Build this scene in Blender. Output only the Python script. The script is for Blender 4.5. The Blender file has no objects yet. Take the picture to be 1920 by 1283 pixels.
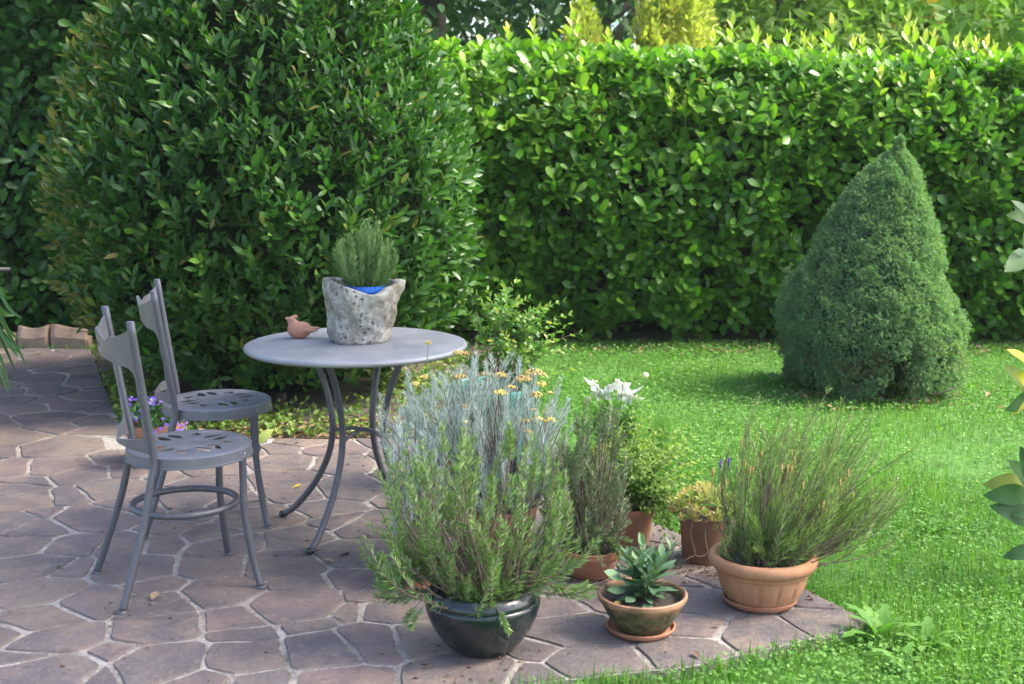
import bpy, math
import numpy as np
from mathutils import Vector, Matrix
from mathutils.geometry import delaunay_2d_cdt
R = math.radians
rng = np.random.default_rng(7)
scene = bpy.context.scene
col = scene.collection

# ------------------------------------------------------------------ camera, sky, sun, exposure
F, CAMH, PITCH = 2450.0, 1.53, R(9.4)          # focal length in source pixels, eye height, downward tilt
cam_d = bpy.data.cameras.new('camera')
cam = bpy.data.objects.new('camera', cam_d)
col.objects.link(cam)
cam.location = (0, 0, CAMH)
cam.rotation_euler = (math.pi / 2 - PITCH, 0, 0)
cam_d.sensor_width = 36.0
cam_d.lens = F / 1920 * 36.0
cam_d.clip_end = 2000
cam_d.dof.use_dof = True
cam_d.dof.focus_distance = 5.0
cam_d.dof.aperture_fstop = 4.2
scene.camera = cam

SUN_EL, SUN_AZ = 50.0, 90.0                     # azimuth clockwise from the view direction (+Y)
world = bpy.data.worlds.new('World')
scene.world = world
world.use_nodes = True
wn = world.node_tree
sky = wn.nodes.new('ShaderNodeTexSky')
sky.sky_type = 'NISHITA'
sky.sun_disc = False
sky.sun_elevation = R(SUN_EL)
sky.sun_rotation = R(SUN_AZ)
sky.dust_density = 3.0
wn.links.new(sky.outputs['Color'], wn.nodes['Background'].inputs['Color'])
wn.nodes['Background'].inputs['Strength'].default_value = 0.15
sun_d = bpy.data.lights.new('sun', 'SUN')
sun_d.energy = 2.7
sun_d.angle = R(20)
sun_d.color = (1.0, 0.93, 0.8)
sun = bpy.data.objects.new('sun', sun_d)
col.objects.link(sun)
_sd = Vector((math.sin(R(SUN_AZ)) * math.cos(R(SUN_EL)), math.cos(R(SUN_AZ)) * math.cos(R(SUN_EL)), math.sin(R(SUN_EL))))
sun.rotation_euler = _sd.to_track_quat('Z', 'Y').to_euler()
sun.location = _sd * 30
vs = scene.view_settings
scene.display_settings.display_device = 'sRGB'
vs.view_transform = 'Standard'
vs.look = 'None'
vs.exposure = 2.05
vs.gamma = 1.0
vs.use_curve_mapping = False

# ------------------------------------------------------------------ helpers
def ray(px, py):
    x = (px - 960) / F
    y = -(py - 641.5) / F
    return np.array([x, math.cos(PITCH) + y * math.sin(PITCH), -math.sin(PITCH) + y * math.cos(PITCH)])
def G(px, py, z=0.0):                           # pixel of the photograph -> point on the level z
    d = ray(px, py)
    return np.array([0, 0, CAMH]) + d * ((z - CAMH) / d[2])
def at(px, py, Y):                              # pixel -> point at distance Y
    d = ray(px, py)
    return np.array([0, 0, CAMH]) + d * (Y / d[1])
def nrm(a):
    a = np.asarray(a, float)
    return a / np.maximum(np.linalg.norm(a, axis=-1, keepdims=True), 1e-9)
def tag(o, label=None, cat=None, group=None, kind=None):
    if label: o['label'] = label
    if cat: o['category'] = cat
    if group: o['group'] = group
    if kind: o['kind'] = kind
    return o
def empty(name, loc, rz=0.0, label=None, cat=None, group=None):
    o = bpy.data.objects.new(name, None)
    o.empty_display_size = 0.1
    col.objects.link(o)
    o.location = tuple(float(v) for v in loc)
    o.rotation_euler = (0, 0, rz)
    return tag(o, label, cat, group)
def mesh(V, Fc, mats=None, smooth=True, tint=None, mi=None, name='mesh'):
    me = bpy.data.meshes.new(name)
    V = np.asarray(V, np.float32).reshape(-1, 3)
    if isinstance(Fc, np.ndarray):
        n, k = Fc.shape
        idx = Fc.astype(np.int32).ravel()
        starts = np.arange(n, dtype=np.int32) * k
    else:
        lens = np.array([len(f) for f in Fc], np.int32)
        idx = np.array([i for f in Fc for i in f], np.int32)
        n = len(lens)
        starts = np.concatenate([[0], np.cumsum(lens)[:-1]]).astype(np.int32) if n else np.zeros(0, np.int32)
    me.vertices.add(len(V))
    me.vertices.foreach_set('co', V.ravel())
    me.loops.add(len(idx))
    me.loops.foreach_set('vertex_index', idx)
    me.polygons.add(n)
    me.polygons.foreach_set('loop_start', starts)
    me.polygons.foreach_set('use_smooth', np.full(n, bool(smooth)))
    if mi is not None:
        me.polygons.foreach_set('material_index', np.asarray(mi, np.int32))
    for m in (mats if isinstance(mats, (list, tuple)) else [mats]):
        if m is not None: me.materials.append(m)
    if tint is not None:
        a = me.attributes.new('tint', 'FLOAT', 'POINT')
        a.data.foreach_set('value', np.asarray(tint, np.float32))
    me.update(calc_edges=True)
    return me
def put(name, me, parent=None, loc=None, kind=None):
    o = bpy.data.objects.new(name, me)
    col.objects.link(o)
    if parent is not None: o.parent = parent
    if loc is not None: o.location = tuple(float(v) for v in loc)
    if kind: o['kind'] = kind
    return o
def obj(name, V, Fc, mats=None, parent=None, smooth=True, tint=None, mi=None, kind=None, loc=None):
    return put(name, mesh(V, Fc, mats, smooth, tint, mi, name), parent, loc, kind)
def join(parts):                                # [(V, F(list or array))] -> one
    Vs, Fs, n = [], [], 0
    for V, Fc in parts:
        V = np.asarray(V, float).reshape(-1, 3)
        Vs.append(V)
        Fs += [tuple(int(i) + n for i in f) for f in Fc]
        n += len(V)
    return np.concatenate(Vs), Fs
def lathe(prof, seg=48, c=(0, 0, 0), close=False):
    prof = np.asarray(prof, float)
    a = np.linspace(0, 2 * np.pi, seg, endpoint=False)
    V = np.stack([prof[:, None, 0] * np.cos(a), prof[:, None, 0] * np.sin(a), np.repeat(prof[:, 1:2], seg, 1)], -1).reshape(-1, 3) + np.asarray(c)
    Fc = []
    n = len(prof)
    for i in range(n if close else n - 1):
        j = (i + 1) % n
        for k in range(seg):
            l = (k + 1) % seg
            Fc.append((i * seg + k, i * seg + l, j * seg + l, j * seg + k))
    if not close:
        if prof[0, 0] > 1e-6: Fc.append(tuple(range(seg - 1, -1, -1)))
        if prof[-1, 0] > 1e-6: Fc.append(tuple((n - 1) * seg + k for k in range(seg)))
    return V, Fc
def smoothpath(P, n):                           # Catmull-Rom through points
    P = np.asarray(P, float)
    Q = np.concatenate([[2 * P[0] - P[1]], P, [2 * P[-1] - P[-2]]])
    t = np.linspace(0, len(P) - 1, n)
    i = np.minimum(t.astype(int), len(P) - 2)
    u = (t - i)[:, None]
    p0, p1, p2, p3 = Q[i], Q[i + 1], Q[i + 2], Q[i + 3]
    return 0.5 * (2 * p1 + (p2 - p0) * u + (2 * p0 - 5 * p1 + 4 * p2 - p3) * u**2 + (3 * p1 - p0 - 3 * p2 + p3) * u**3)
def tube(P, r, sides=8, closed=False, cap=True):
    P = np.asarray(P, float)
    n = len(P)
    r = np.broadcast_to(np.asarray(r, float), (n,))
    T = nrm(np.roll(P, -1, 0) - np.roll(P, 1, 0)) if closed else nrm(np.gradient(P, axis=0))
    up = np.array([0, 0, 1.0]) if abs(T[0, 2]) < 0.9 else np.array([1.0, 0, 0])
    X = [nrm(np.cross(T[0], up))]
    for i in range(1, n):
        x = X[-1] - T[i] * np.dot(X[-1], T[i])
        X.append(nrm(x))
    X = np.array(X)
    Y = np.cross(T, X)
    a = np.linspace(0, 2 * np.pi, sides, endpoint=False)
    V = (P[:, None] + r[:, None, None] * (np.cos(a)[None, :, None] * X[:, None] + np.sin(a)[None, :, None] * Y[:, None])).reshape(-1, 3)
    Fc = []
    for i in range(n if closed else n - 1):
        j = (i + 1) % n
        for k in range(sides):
            l = (k + 1) % sides
            Fc.append((i * sides + k, i * sides + l, j * sides + l, j * sides + k))
    if cap and not closed:
        Fc.append(tuple(range(sides - 1, -1, -1)))
        Fc.append(tuple((n - 1) * sides + k for k in range(sides)))
    return V, Fc
def ball(c, r, seg=12, rings=8):
    a = np.linspace(-np.pi / 2, np.pi / 2, rings)
    r = np.broadcast_to(np.asarray(r, float), (3,))
    V, Fc = lathe(np.stack([np.cos(a) + 1e-7, np.sin(a)], -1), seg)
    return V * r + np.asarray(c), Fc
def inpoly(pts, poly):
    x, y = pts[:, 0], pts[:, 1]
    poly = np.asarray(poly)[:, :2]
    c = np.zeros(len(pts), bool)
    j = len(poly) - 1
    for i in range(len(poly)):
        xi, yi = poly[i]; xj, yj = poly[j]
        hit = ((yi > y) != (yj > y)) & (x < (xj - xi) * (y - yi) / (yj - yi + 1e-12) + xi)
        c ^= hit
        j = i
    return c
def segdist(pts, A, B):
    A = np.asarray(A)[:2]; B = np.asarray(B)[:2]
    d = B - A
    t = np.clip(((pts[:, :2] - A) @ d) / (d @ d), 0, 1)
    return np.linalg.norm(pts[:, :2] - (A + t[:, None] * d), axis=1)
def polydist(pts, poly):
    poly = np.asarray(poly)
    return np.min([segdist(pts, poly[i], poly[(i + 1) % len(poly)]) for i in range(len(poly))], axis=0)
_hs = rng.integers(0, 2**31, 4096)
def vnoise(P, scale=1.0, seed=0):               # smooth value noise in -1..1
    P = np.asarray(P, float) * scale + seed * 17.13
    i = np.floor(P).astype(np.int64)
    f = P - i
    f = f * f * (3 - 2 * f)
    out = 0
    for dx in (0, 1):
        for dy in (0, 1):
            for dz in (0, 1):
                h = _hs[(i[:, 0] + dx) * 73 + (i[:, 1] + dy) * 179 + (i[:, 2] + dz) * 283 & 4095] / 2**31
                w = (f[:, 0] if dx else 1 - f[:, 0]) * (f[:, 1] if dy else 1 - f[:, 1]) * (f[:, 2] if dz else 1 - f[:, 2])
                out = out + h * w
    return out * 2 - 1

# ------------------------------------------------------------------ materials
def mat(name):
    m = bpy.data.materials.new(name)
    m.use_nodes = True
    nt = m.node_tree
    return m, nt, nt.nodes['Principled BSDF'], nt.nodes['Material Output']
def N(nt, t, **kw):
    n = nt.nodes.new('ShaderNode' + t)
    for k, v in kw.items():
        if k in n.inputs: n.inputs[k].default_value = v
        else: setattr(n, k, v)
    return n
def ramp(nt, fac, stops):
    r = nt.nodes.new('ShaderNodeValToRGB')
    e = r.color_ramp.elements
    while len(e) < len(stops): e.new(0.5)
    for el, (p, c) in zip(e, stops):
        el.position = p
        el.color = (*c, 1) if len(c) == 3 else c
    nt.links.new(fac, r.inputs['Fac'])
    return r.outputs['Color']
def mix(nt, fac, a, b, mode='MIX'):
    n = nt.nodes.new('ShaderNodeMix')
    n.data_type = 'RGBA'
    n.blend_type = mode
    for s, v in ((n.inputs['Factor'], fac), (n.inputs['A'], a), (n.inputs['B'], b)):
        if hasattr(v, 'is_linked'): nt.links.new(v, s)
        else: s.default_value = (*v, 1) if isinstance(v, tuple) else v
    return n.outputs['Result']
def math_(nt, op, a, b=0.0, clamp=False):
    n = nt.nodes.new('ShaderNodeMath')
    n.operation = op
    n.use_clamp = clamp
    for s, v in zip(n.inputs, (a, b)):
        if hasattr(v, 'is_linked'): nt.links.new(v, s)
        else: s.default_value = v
    return n.outputs[0]
def noise(nt, scale, detail=4, rough=0.55, coord='Object', vec=None, dist=0.0):
    n = N(nt, 'TexNoise', Scale=scale, Detail=detail, Roughness=rough, Distortion=dist)
    if vec is None:
        vec = N(nt, 'TexCoord').outputs[coord]
    nt.links.new(vec, n.inputs['Vector'])
    return n.outputs['Fac']
def bump(nt, bs, h, strength=0.3, dist=0.01):
    b = N(nt, 'Bump', Strength=strength, Distance=dist)
    nt.links.new(h, b.inputs['Height'])
    nt.links.new(b.outputs['Normal'], bs.inputs['Normal'])
def tintfac(nt):                                # per-leaf attribute of joined foliage + custom property of single pieces
    a = N(nt, 'Attribute', attribute_name='tint')
    b = N(nt, 'Attribute', attribute_name='tint')
    b.attribute_type = 'OBJECT'
    return math_(nt, 'ADD', a.outputs['Fac'], b.outputs['Fac'], True)
def leafmat(name, stops, rough=0.35, trans=0.3, tcol=None, spec=0.5, blotch=0.0):
    m, nt, bs, out = mat(name)
    c = ramp(nt, tintfac(nt), stops)
    if blotch:
        g = N(nt, 'NewGeometry')
        nz = noise(nt, 60, 2, vec=g.outputs['Position'])
        c = mix(nt, math_(nt, 'MULTIPLY', nz, blotch), c, tuple(v * 0.4 for v in stops[0][1]))
    nt.links.new(c, bs.inputs['Base Color'])
    bs.inputs['Roughness'].default_value = rough
    bs.inputs['Specular IOR Level'].default_value = spec
    if trans:
        t = N(nt, 'BsdfTranslucent')
        tc = mix(nt, 1.0, c, tcol or (1.0, 1.3, 0.45), 'MULTIPLY')
        nt.links.new(tc, t.inputs['Color'])
        ms = N(nt, 'MixShader')
        ms.inputs[0].default_value = trans
        nt.links.new(bs.outputs[0], ms.inputs[1])
        nt.links.new(t.outputs[0], ms.inputs[2])
        nt.links.new(ms.outputs[0], out.inputs['Surface'])
    return m
def simple(name, c, rough=0.6, c2=None, scale=12, bstr=0.0, bscale=80, metal=0.0, spec=0.5, coat=0.0, c3=None, detail=5):
    m, nt, bs, out = mat(name)
    bs.inputs['Roughness'].default_value = rough
    bs.inputs['Metallic'].default_value = metal
    bs.inputs['Specular IOR Level'].default_value = spec
    bs.inputs['Coat Weight'].default_value = coat
    if c2:
        n = noise(nt, scale, detail, 0.6)
        st = [(0.35, c), (0.65, c2)] + ([(0.8, c3)] if c3 else [])
        nt.links.new(ramp(nt, n, st), bs.inputs['Base Color'])
    else:
        bs.inputs['Base Color'].default_value = (*c, 1)
    if bstr:
        bump(nt, bs, noise(nt, bscale, 5, 0.65), bstr, 0.004)
    return m
M = {}
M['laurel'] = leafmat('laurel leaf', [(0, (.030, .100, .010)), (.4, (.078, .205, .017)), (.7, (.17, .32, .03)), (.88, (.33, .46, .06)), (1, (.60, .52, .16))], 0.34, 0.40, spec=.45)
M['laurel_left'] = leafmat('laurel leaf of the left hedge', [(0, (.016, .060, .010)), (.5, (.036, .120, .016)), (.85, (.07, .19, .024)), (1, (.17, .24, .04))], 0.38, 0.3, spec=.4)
M['bay'] = leafmat('bay leaf', [(0, (.016, .054, .012)), (.5, (.040, .118, .017)), (.8, (.10, .21, .026)), (.92, (.15, .22, .035)), (1, (.24, .19, .05))], 0.40, 0.32, spec=.4)
M['spruce'] = leafmat('spruce needle', [(0, (.085, .165, .085)), (.5, (.165, .27, .135)), (.85, (.25, .36, .155)), (.93, (.28, .37, .14)), (1, (.18, .095, .05))], 0.7, 0.35, spec=.2)
M['grass'] = leafmat('grass blade', [(0, (.065, .155, .028)), (.5, (.12, .26, .046)), (.85, (.19, .34, .068)), (1, (.30, .34, .11))], 0.5, 0.45, spec=.3)
M['clover'] = leafmat('clover leaf', [(0, (.065, .165, .032)), (.6, (.12, .265, .052)), (1, (.20, .36, .085))], 0.6, 0.42, spec=.25)
M['rosemary'] = leafmat('rosemary needle', [(0, (.075, .13, .045)), (.5, (.145, .235, .07)), (.85, (.25, .36, .10)), (1, (.36, .46, .15))], 0.5, 0.32)
M['rosemary_grey'] = leafmat('old rosemary needle', [(0, (.10, .13, .07)), (.6, (.18, .22, .11)), (1, (.27, .32, .14))], 0.5, 0.25)
M['rosemary_young'] = leafmat('young rosemary needle', [(0, (.06, .11, .035)), (.5, (.11, .19, .06)), (1, (.26, .36, .12))], 0.42, 0.3)
M['curry'] = leafmat('silver needle', [(0, (.28, .34, .30)), (.5, (.46, .52, .48)), (1, (.62, .67, .60))], 0.6, 0.25, (1, 1.05, .9))
M['lavender'] = leafmat('lavender needle', [(0, (.11, .17, .055)), (.5, (.20, .28, .085)), (.9, (.29, .37, .12)), (1, (.38, .36, .15))], 0.55, 0.35)
M['sage'] = leafmat('sage leaf', [(0, (.060, .13, .065)), (.5, (.10, .19, .095)), (1, (.19, .29, .14))], 0.6, 0.25, (1, 1.2, .6))
M['shrub'] = leafmat('pale shrub leaf', [(0, (.06, .16, .025)), (.5, (.13, .27, .045)), (.85, (.24, .38, .08)), (1, (.46, .36, .07))], 0.4, 0.4)
M['oregano'] = leafmat('oregano leaf', [(0, (.09, .19, .03)), (.5, (.18, .31, .055)), (1, (.36, .44, .10))], 0.5, 0.4)
M['sedum'] = leafmat('sedum rosette', [(0, (.22, .34, .07)), (.4, (.46, .48, .16)), (.7, (.62, .48, .22)), (1, (.66, .40, .28))], 0.45, 0.25)
M['magnolia'] = leafmat('broad leaf', [(0, (.022, .058, .018)), (.5, (.045, .11, .028)), (.8, (.22, .26, .05)), (1, (.55, .46, .03))], 0.55, 0.15, spec=.25)
M['strap'] = leafmat('strap leaf', [(0, (.028, .08, .018)), (1, (.07, .17, .035))], 0.4, 0.25)
M['moss'] = leafmat('ground cover leaf', [(0, (.05, .10, .012)), (.5, (.10, .19, .02)), (1, (.22, .26, .03))], 0.5, 0.3)
M['purple'] = leafmat('purple petal', [(0, (.11, .05, .32)), (1, (.22, .12, .48))], 0.5, 0.25, (1, 1, 1))
M['white'] = leafmat('white petal', [(0, (.78, .80, .76)), (1, (.86, .86, .82))], 0.5, 0.3, (1, 1, .95))
M['cream'] = leafmat('cream bud', [(0, (.70, .70, .36)), (1, (.8, .8, .5))], 0.5, 0.2, (1, 1, .8))
M['gold'] = leafmat('dried yellow flower', [(0, (.40, .25, .08)), (.6, (.58, .42, .15)), (1, (.74, .56, .16))], 0.8, 0.1, (1, 1, .8))
M['thuja'] = leafmat('golden conifer spray', [(0, (.22, .30, .06)), (.5, (.46, .46, .10)), (1, (.72, .50, .16))], 0.6, 0.4, spec=.2)
M['tree_dark'] = leafmat('dark tree leaf', [(0, (.018, .055, .020)), (1, (.06, .14, .04))], 0.5, 0.35, spec=.3)
M['tree_yellow'] = leafmat('yellowing tree leaf', [(0, (.12, .22, .05)), (.7, (.25, .37, .08)), (.93, (.34, .36, .10)), (1, (.5, .26, .06))], 0.55, 0.45, spec=.25)
M['tree_walnut'] = leafmat('walnut leaf', [(0, (.12, .22, .05)), (.6, (.23, .36, .08)), (.96, (.28, .38, .11)), (1, (.5, .27, .05))], 0.55, 0.45, spec=.25)
M['dead'] = leafmat('dead leaf', [(0, (.10, .055, .03)), (.5, (.20, .12, .06)), (1, (.34, .24, .14))], 0.7, 0.1, (1, .9, .7))
M['yellowleaf'] = leafmat('yellow fallen leaf', [(0, (.45, .30, .04)), (1, (.55, .42, .08))], 0.5, 0.2, (1, 1, .5))
M['lime'] = leafmat('yellow green leaf', [(0, (.34, .40, .09)), (1, (.42, .46, .12))], 0.5, 0.25)
M['bark'] = simple('bark', (.075, .055, .042), 0.9, (.16, .13, .105), 30, 0.5, 90)
M['twig'] = simple('woody stem', (.085, .055, .04), 0.85, (.18, .13, .10), 60, 0.3, 150)
M['greenstem'] = simple('green stem', (.10, .16, .05), 0.6, (.16, .20, .07), 40)
M['core'] = simple('dark foliage core', (.008, .016, .006), 0.95, (.016, .022, .010), 18, 0.4, 40, spec=.1)  # shade inside hedge and bush put into the colour
M['spruce_core'] = simple('shade coloured spruce core', (.022, .048, .022), 0.95, (.035, .065, .03), 18, 0.4, 40, spec=.1)  # core coloured like needles in shade
M['soil'] = simple('dark soil', (.018, .014, .011), 0.95, (.055, .042, .032), 90, 0.9, 160, c3=(.13, .11, .09))
M['bedsoil'] = simple('bed soil', (.045, .034, .026), 0.95, (.10, .075, .055), 25, 0.6, 60)
M['edge_stone'] = simple('edging stone', (.17, .115, .085), 0.85, (.30, .20, .145), 9, 0.4, 40)
M['blue'] = simple('blue plastic', (.035, .16, .62), 0.35)
M['dark_metal'] = simple('dark steel', (.03, .032, .036), 0.4, metal=0.3)
M['screw'] = simple('grey screw', (.26, .26, .29), 0.35, metal=0.6)

def ground_mat(name, stops, scale, bstr, rough=0.9):
    m, nt, bs, out = mat(name)
    g = N(nt, 'NewGeometry').outputs['Position']
    n = noise(nt, scale, 8, 0.62, vec=g)
    n2 = noise(nt, scale * 9, 5, 0.6, vec=g)
    f = math_(nt, 'ADD', math_(nt, 'MULTIPLY', n, 0.6), math_(nt, 'MULTIPLY', n2, 0.4))
    nt.links.new(ramp(nt, f, stops), bs.inputs['Base Color'])
    bs.inputs['Roughness'].default_value = rough
    bump(nt, bs, n2, bstr, 0.02)
    return m
M['lawn'] = ground_mat('lawn soil and thatch', [(.35, (.035, .085, .012)), (.55, (.060, .16, .018)), (.7, (.08, .19, .022))], 3.5, 0.6)
M['mortar'] = ground_mat('mortar', [(.36, (.085, .07, .062)), (.43, (.19, .165, .145)), (.52, (.29, .26, .232)), (.64, (.42, .39, .355))], 6.0, 0.9)
M['hill'] = ground_mat('wooded hill', [(.35, (.10, .16, .14)), (.65, (.16, .23, .21))], 0.05, 0.2)

def stone_mat():
    m, nt, bs, out = mat('porphyry flagstone')
    g = N(nt, 'NewGeometry').outputs['Position']
    t = tintfac(nt)
    base = ramp(nt, t, [(0, (.072, .066, .072)), (.22, (.115, .096, .100)), (.42, (.150, .104, .102)), (.58, (.098, .090, .097)), (.78, (.150, .122, .108)), (1, (.190, .142, .108))])
    n1 = noise(nt, 8, 8, 0.72, vec=g)
    n2 = noise(nt, 60, 5, 0.7, vec=g)
    n3 = noise(nt, 2.2, 4, 0.6, vec=g, dist=0.6)
    c = mix(nt, ramp(nt, n1, [(.40, (0, 0, 0)), (.60, (.85, .85, .85))]), base, (.185, .132, .102))
    c = mix(nt, ramp(nt, n3, [(.44, (0, 0, 0)), (.60, (.8, .8, .8))]), c, (.078, .065, .068))
    c = mix(nt, ramp(nt, n2, [(.55, (0, 0, 0)), (.78, (.6, .6, .6))]), c, (.29, .26, .24))
    c = mix(nt, ramp(nt, n2, [(.25, (.55, .55, .55)), (.42, (0, 0, 0))]), c, (.065, .052, .052))
    n4 = noise(nt, 190, 3, 0.6, vec=g)
    c = mix(nt, ramp(nt, n4, [(.60, (0, 0, 0)), (.72, (.7, .7, .7))]), c, (.34, .31, .285))
    n5 = noise(nt, 24, 6, 0.75, vec=g)
    c = mix(nt, ramp(nt, n5, [(.34, (.75, .75, .75)), (.46, (0, 0, 0))]), c, (.088, .068, .062))
    nt.links.new(c, bs.inputs['Base Color'])
    nt.links.new(ramp(nt, n1, [(.3, (.5, .5, .5)), (.7, (.72, .72, .72))]), bs.inputs['Roughness'])
    h = math_(nt, 'ADD', math_(nt, 'MULTIPLY', n1, 1.0), math_(nt, 'ADD', math_(nt, 'MULTIPLY', n2, 0.35), math_(nt, 'MULTIPLY', n5, 0.6)))
    bump(nt, bs, h, 0.7, 0.014)
    return m
M['flag'] = stone_mat()
def paint_mat(name, base, worn, rough, wscale=14, wlo=.58, whi=.72, metal=0.25):
    m, nt, bs, out = mat(name)
    n = noise(nt, wscale, 7, 0.65)
    n2 = noise(nt, wscale * 7, 4, 0.6)
    c = mix(nt, ramp(nt, n, [(wlo, (0, 0, 0)), (whi, (.8, .8, .8))]), base, worn)
    c = mix(nt, ramp(nt, n2, [(.6, (0, 0, 0)), (.75, (.35, .35, .35))]), c, tuple(v * .55 for v in base))
    nt.links.new(c, bs.inputs['Base Color'])
    nt.links.new(ramp(nt, n, [(.3, (rough - .08,) * 3), (.75, (rough + .2,) * 3)]), bs.inputs['Roughness'])
    bs.inputs['Metallic'].default_value = metal
    bump(nt, bs, n2, 0.06, 0.003)
    return m
M['chair'] = paint_mat('grey painted steel', (.135, .135, .155), (.24, .215, .205), .36)
M['chair_leg'] = paint_mat('dark grey painted steel', (.085, .085, .10), (.15, .14, .13), .40)
M['chair_back'] = paint_mat('grey painted sheet steel', (.135, .128, .14), (.19, .175, .17), .34)
M['tabletop'] = paint_mat('weathered grey table top', (.215, .215, .235), (.29, .28, .275), .40, 6, .45, .7, 0.15)
def terracotta(name, a, b, moss=None, mossz=(0, 1), lime=0.3):
    m, nt, bs, out = mat(name)
    n = noise(nt, 9, 6, 0.6)
    n2 = noise(nt, 55, 5, 0.65)
    c = ramp(nt, n, [(.33, a), (.66, b)])
    c = mix(nt, ramp(nt, n2, [(.56, (0, 0, 0)), (.75, (lime,) * 3)]), c, (.52, .42, .34))
    if moss:
        sp = N(nt, 'SeparateXYZ')
        nt.links.new(N(nt, 'TexCoord').outputs['Object'], sp.inputs[0])
        z = math_(nt, 'ADD', sp.outputs['Z'], math_(nt, 'MULTIPLY', math_(nt, 'SUBTRACT', n, .5), .16))
        lo, hi = mossz
        f = math_(nt, 'SUBTRACT', 1.0, math_(nt, 'DIVIDE', math_(nt, 'SUBTRACT', z, lo), hi - lo, True), True)
        c = mix(nt, f, c, ramp(nt, n2, [(.35, moss), (.6, (.10, .085, .03)), (.75, (.24, .15, .05))]))
    nt.links.new(c, bs.inputs['Base Color'])
    bs.inputs['Roughness'].default_value = 0.8
    bump(nt, bs, n2, 0.25, 0.004)
    return m
M['terra'] = terracotta('pale terracotta', (.30, .128, .058), (.37, .185, .098))
M['terra_red'] = terracotta('red terracotta', (.27, .105, .055), (.36, .16, .09), lime=.25)
M['terra_moss'] = terracotta('mossy terracotta', (.29, .13, .07), (.37, .19, .11), (.028, .030, .012), (.080, .112), .25)
M['terra_brown'] = terracotta('brown plastic', (.20, .085, .05), (.26, .115, .07), lime=.12)
M['bird'] = terracotta('pink clay', (.34, .15, .10), (.42, .20, .14), lime=.15)
M['teal'] = simple('teal glaze', (.05, .23, .205), 0.4, (.09, .31, .275), 6)
m, nt, bs, out = mat('black glaze')
n = noise(nt, 5, 4); n2 = noise(nt, 120, 3, 0.7); n3 = noise(nt, 16, 6, .65)
c = ramp(nt, n, [(.35, (.009, .011, .014)), (.68, (.008, .018, .017))])
c = mix(nt, ramp(nt, n2, [(.62, (0, 0, 0)), (.72, (.55, .55, .55))]), c, (.10, .085, .07))
c = mix(nt, ramp(nt, n3, [(.55, (0, 0, 0)), (.75, (.30, .30, .30))]), c, (.12, .10, .08))
nt.links.new(c, bs.inputs['Base Color'])
nt.links.new(ramp(nt, n3, [(.4, (.13,) * 3), (.7, (.38,) * 3)]), bs.inputs['Roughness'])
bs.inputs['Specular IOR Level'].default_value = .6
M['glaze'] = m
m, nt, bs, out = mat('pitted limestone')
n = noise(nt, 11, 9, .72); n2 = noise(nt, 48, 6, .75); n3 = noise(nt, 9, 4, .6, dist=.5)
vo = N(nt, 'TexVoronoi', Scale=52.0)
nt.links.new(N(nt, 'TexCoord').outputs['Object'], vo.inputs['Vector'])
pit = ramp(nt, vo.outputs['Distance'], [(.10, (.8, .8, .8)), (.32, (0, 0, 0))])
pit = mix(nt, ramp(nt, n3, [(.44, (0, 0, 0)), (.54, (1, 1, 1))]), (0, 0, 0), pit)
c = ramp(nt, n, [(.34, (.12, .105, .088)), (.46, (.28, .255, .22)), (.60, (.48, .45, .405))])
c = mix(nt, ramp(nt, n2, [(.36, (.75, .75, .75)), (.56, (0, 0, 0))]), c, (.17, .15, .125))
c = mix(nt, pit, c, (.035, .025, .016))
sp = N(nt, 'SeparateXYZ'); nt.links.new(N(nt, 'TexCoord').outputs['Object'], sp.inputs[0])
sidef = ramp(nt, math_(nt, 'ABSOLUTE', math_(nt, 'ADD', sp.outputs['X'], 0.0)), [(.075, (0, 0, 0)), (.15, (1, 1, 1))])
mo = mix(nt, ramp(nt, n3, [(.44, (0, 0, 0)), (.58, (.9, .9, .9))]), (0, 0, 0), sidef)
c = mix(nt, mo, c, ramp(nt, n2, [(.4, (.07, .055, .018)), (.65, (.25, .18, .05))]))
nt.links.new(c, bs.inputs['Base Color'])
bs.inputs['Roughness'].default_value = .9
hh = math_(nt, 'SUBTRACT', math_(nt, 'ADD', math_(nt, 'MULTIPLY', n2, .8), math_(nt, 'MULTIPLY', n, .6)), math_(nt, 'MULTIPLY', N(nt, 'RGBToBW').outputs[0], 0.0))
bw = N(nt, 'RGBToBW'); nt.links.new(pit, bw.inputs[0])
hh = math_(nt, 'SUBTRACT', hh, math_(nt, 'MULTIPLY', bw.outputs[0], .8))
bump(nt, bs, hh, 0.9, 0.012)
M['rock'] = m

# ------------------------------------------------------------------ leaf templates: along +Y, face +Z
def leaf_tpl(w, n=3, fold=0.18, droop=0.12, shape=0.5, wave=0.0, stalk=0.0):
    ys = np.linspace(0, 1, n + 2)[1:-1]
    V = [(0, 0, 0)]
    for i, y in enumerate(ys):
        ww = w / 2 * (math.sin(math.pi * y ** (0.8 if shape < .5 else (1.0 if shape == .5 else 1.35))) ** 0.8)
        z = -droop * y * y
        V += [(-ww, y, z + fold * ww + wave * math.sin(i * 2.1)), (0, y, z), (ww, y, z + fold * ww - wave * math.sin(i * 2.1 + 1))]
    V.append((0, 1, -droop))
    Fc = [(0, 2, 1), (0, 3, 2)]
    for i in range(n - 1):
        a, b = 1 + i * 3, 4 + i * 3
        Fc += [(a, a + 1, b + 1), (a, b + 1, b), (a + 1, a + 2, b + 2), (a + 1, b + 2, b + 1)]
    a = 1 + (n - 1) * 3
    t = len(V) - 1
    Fc += [(a, a + 1, t), (a + 1, a + 2, t)]
    return np.array(V, float), np.array(Fc)
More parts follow.
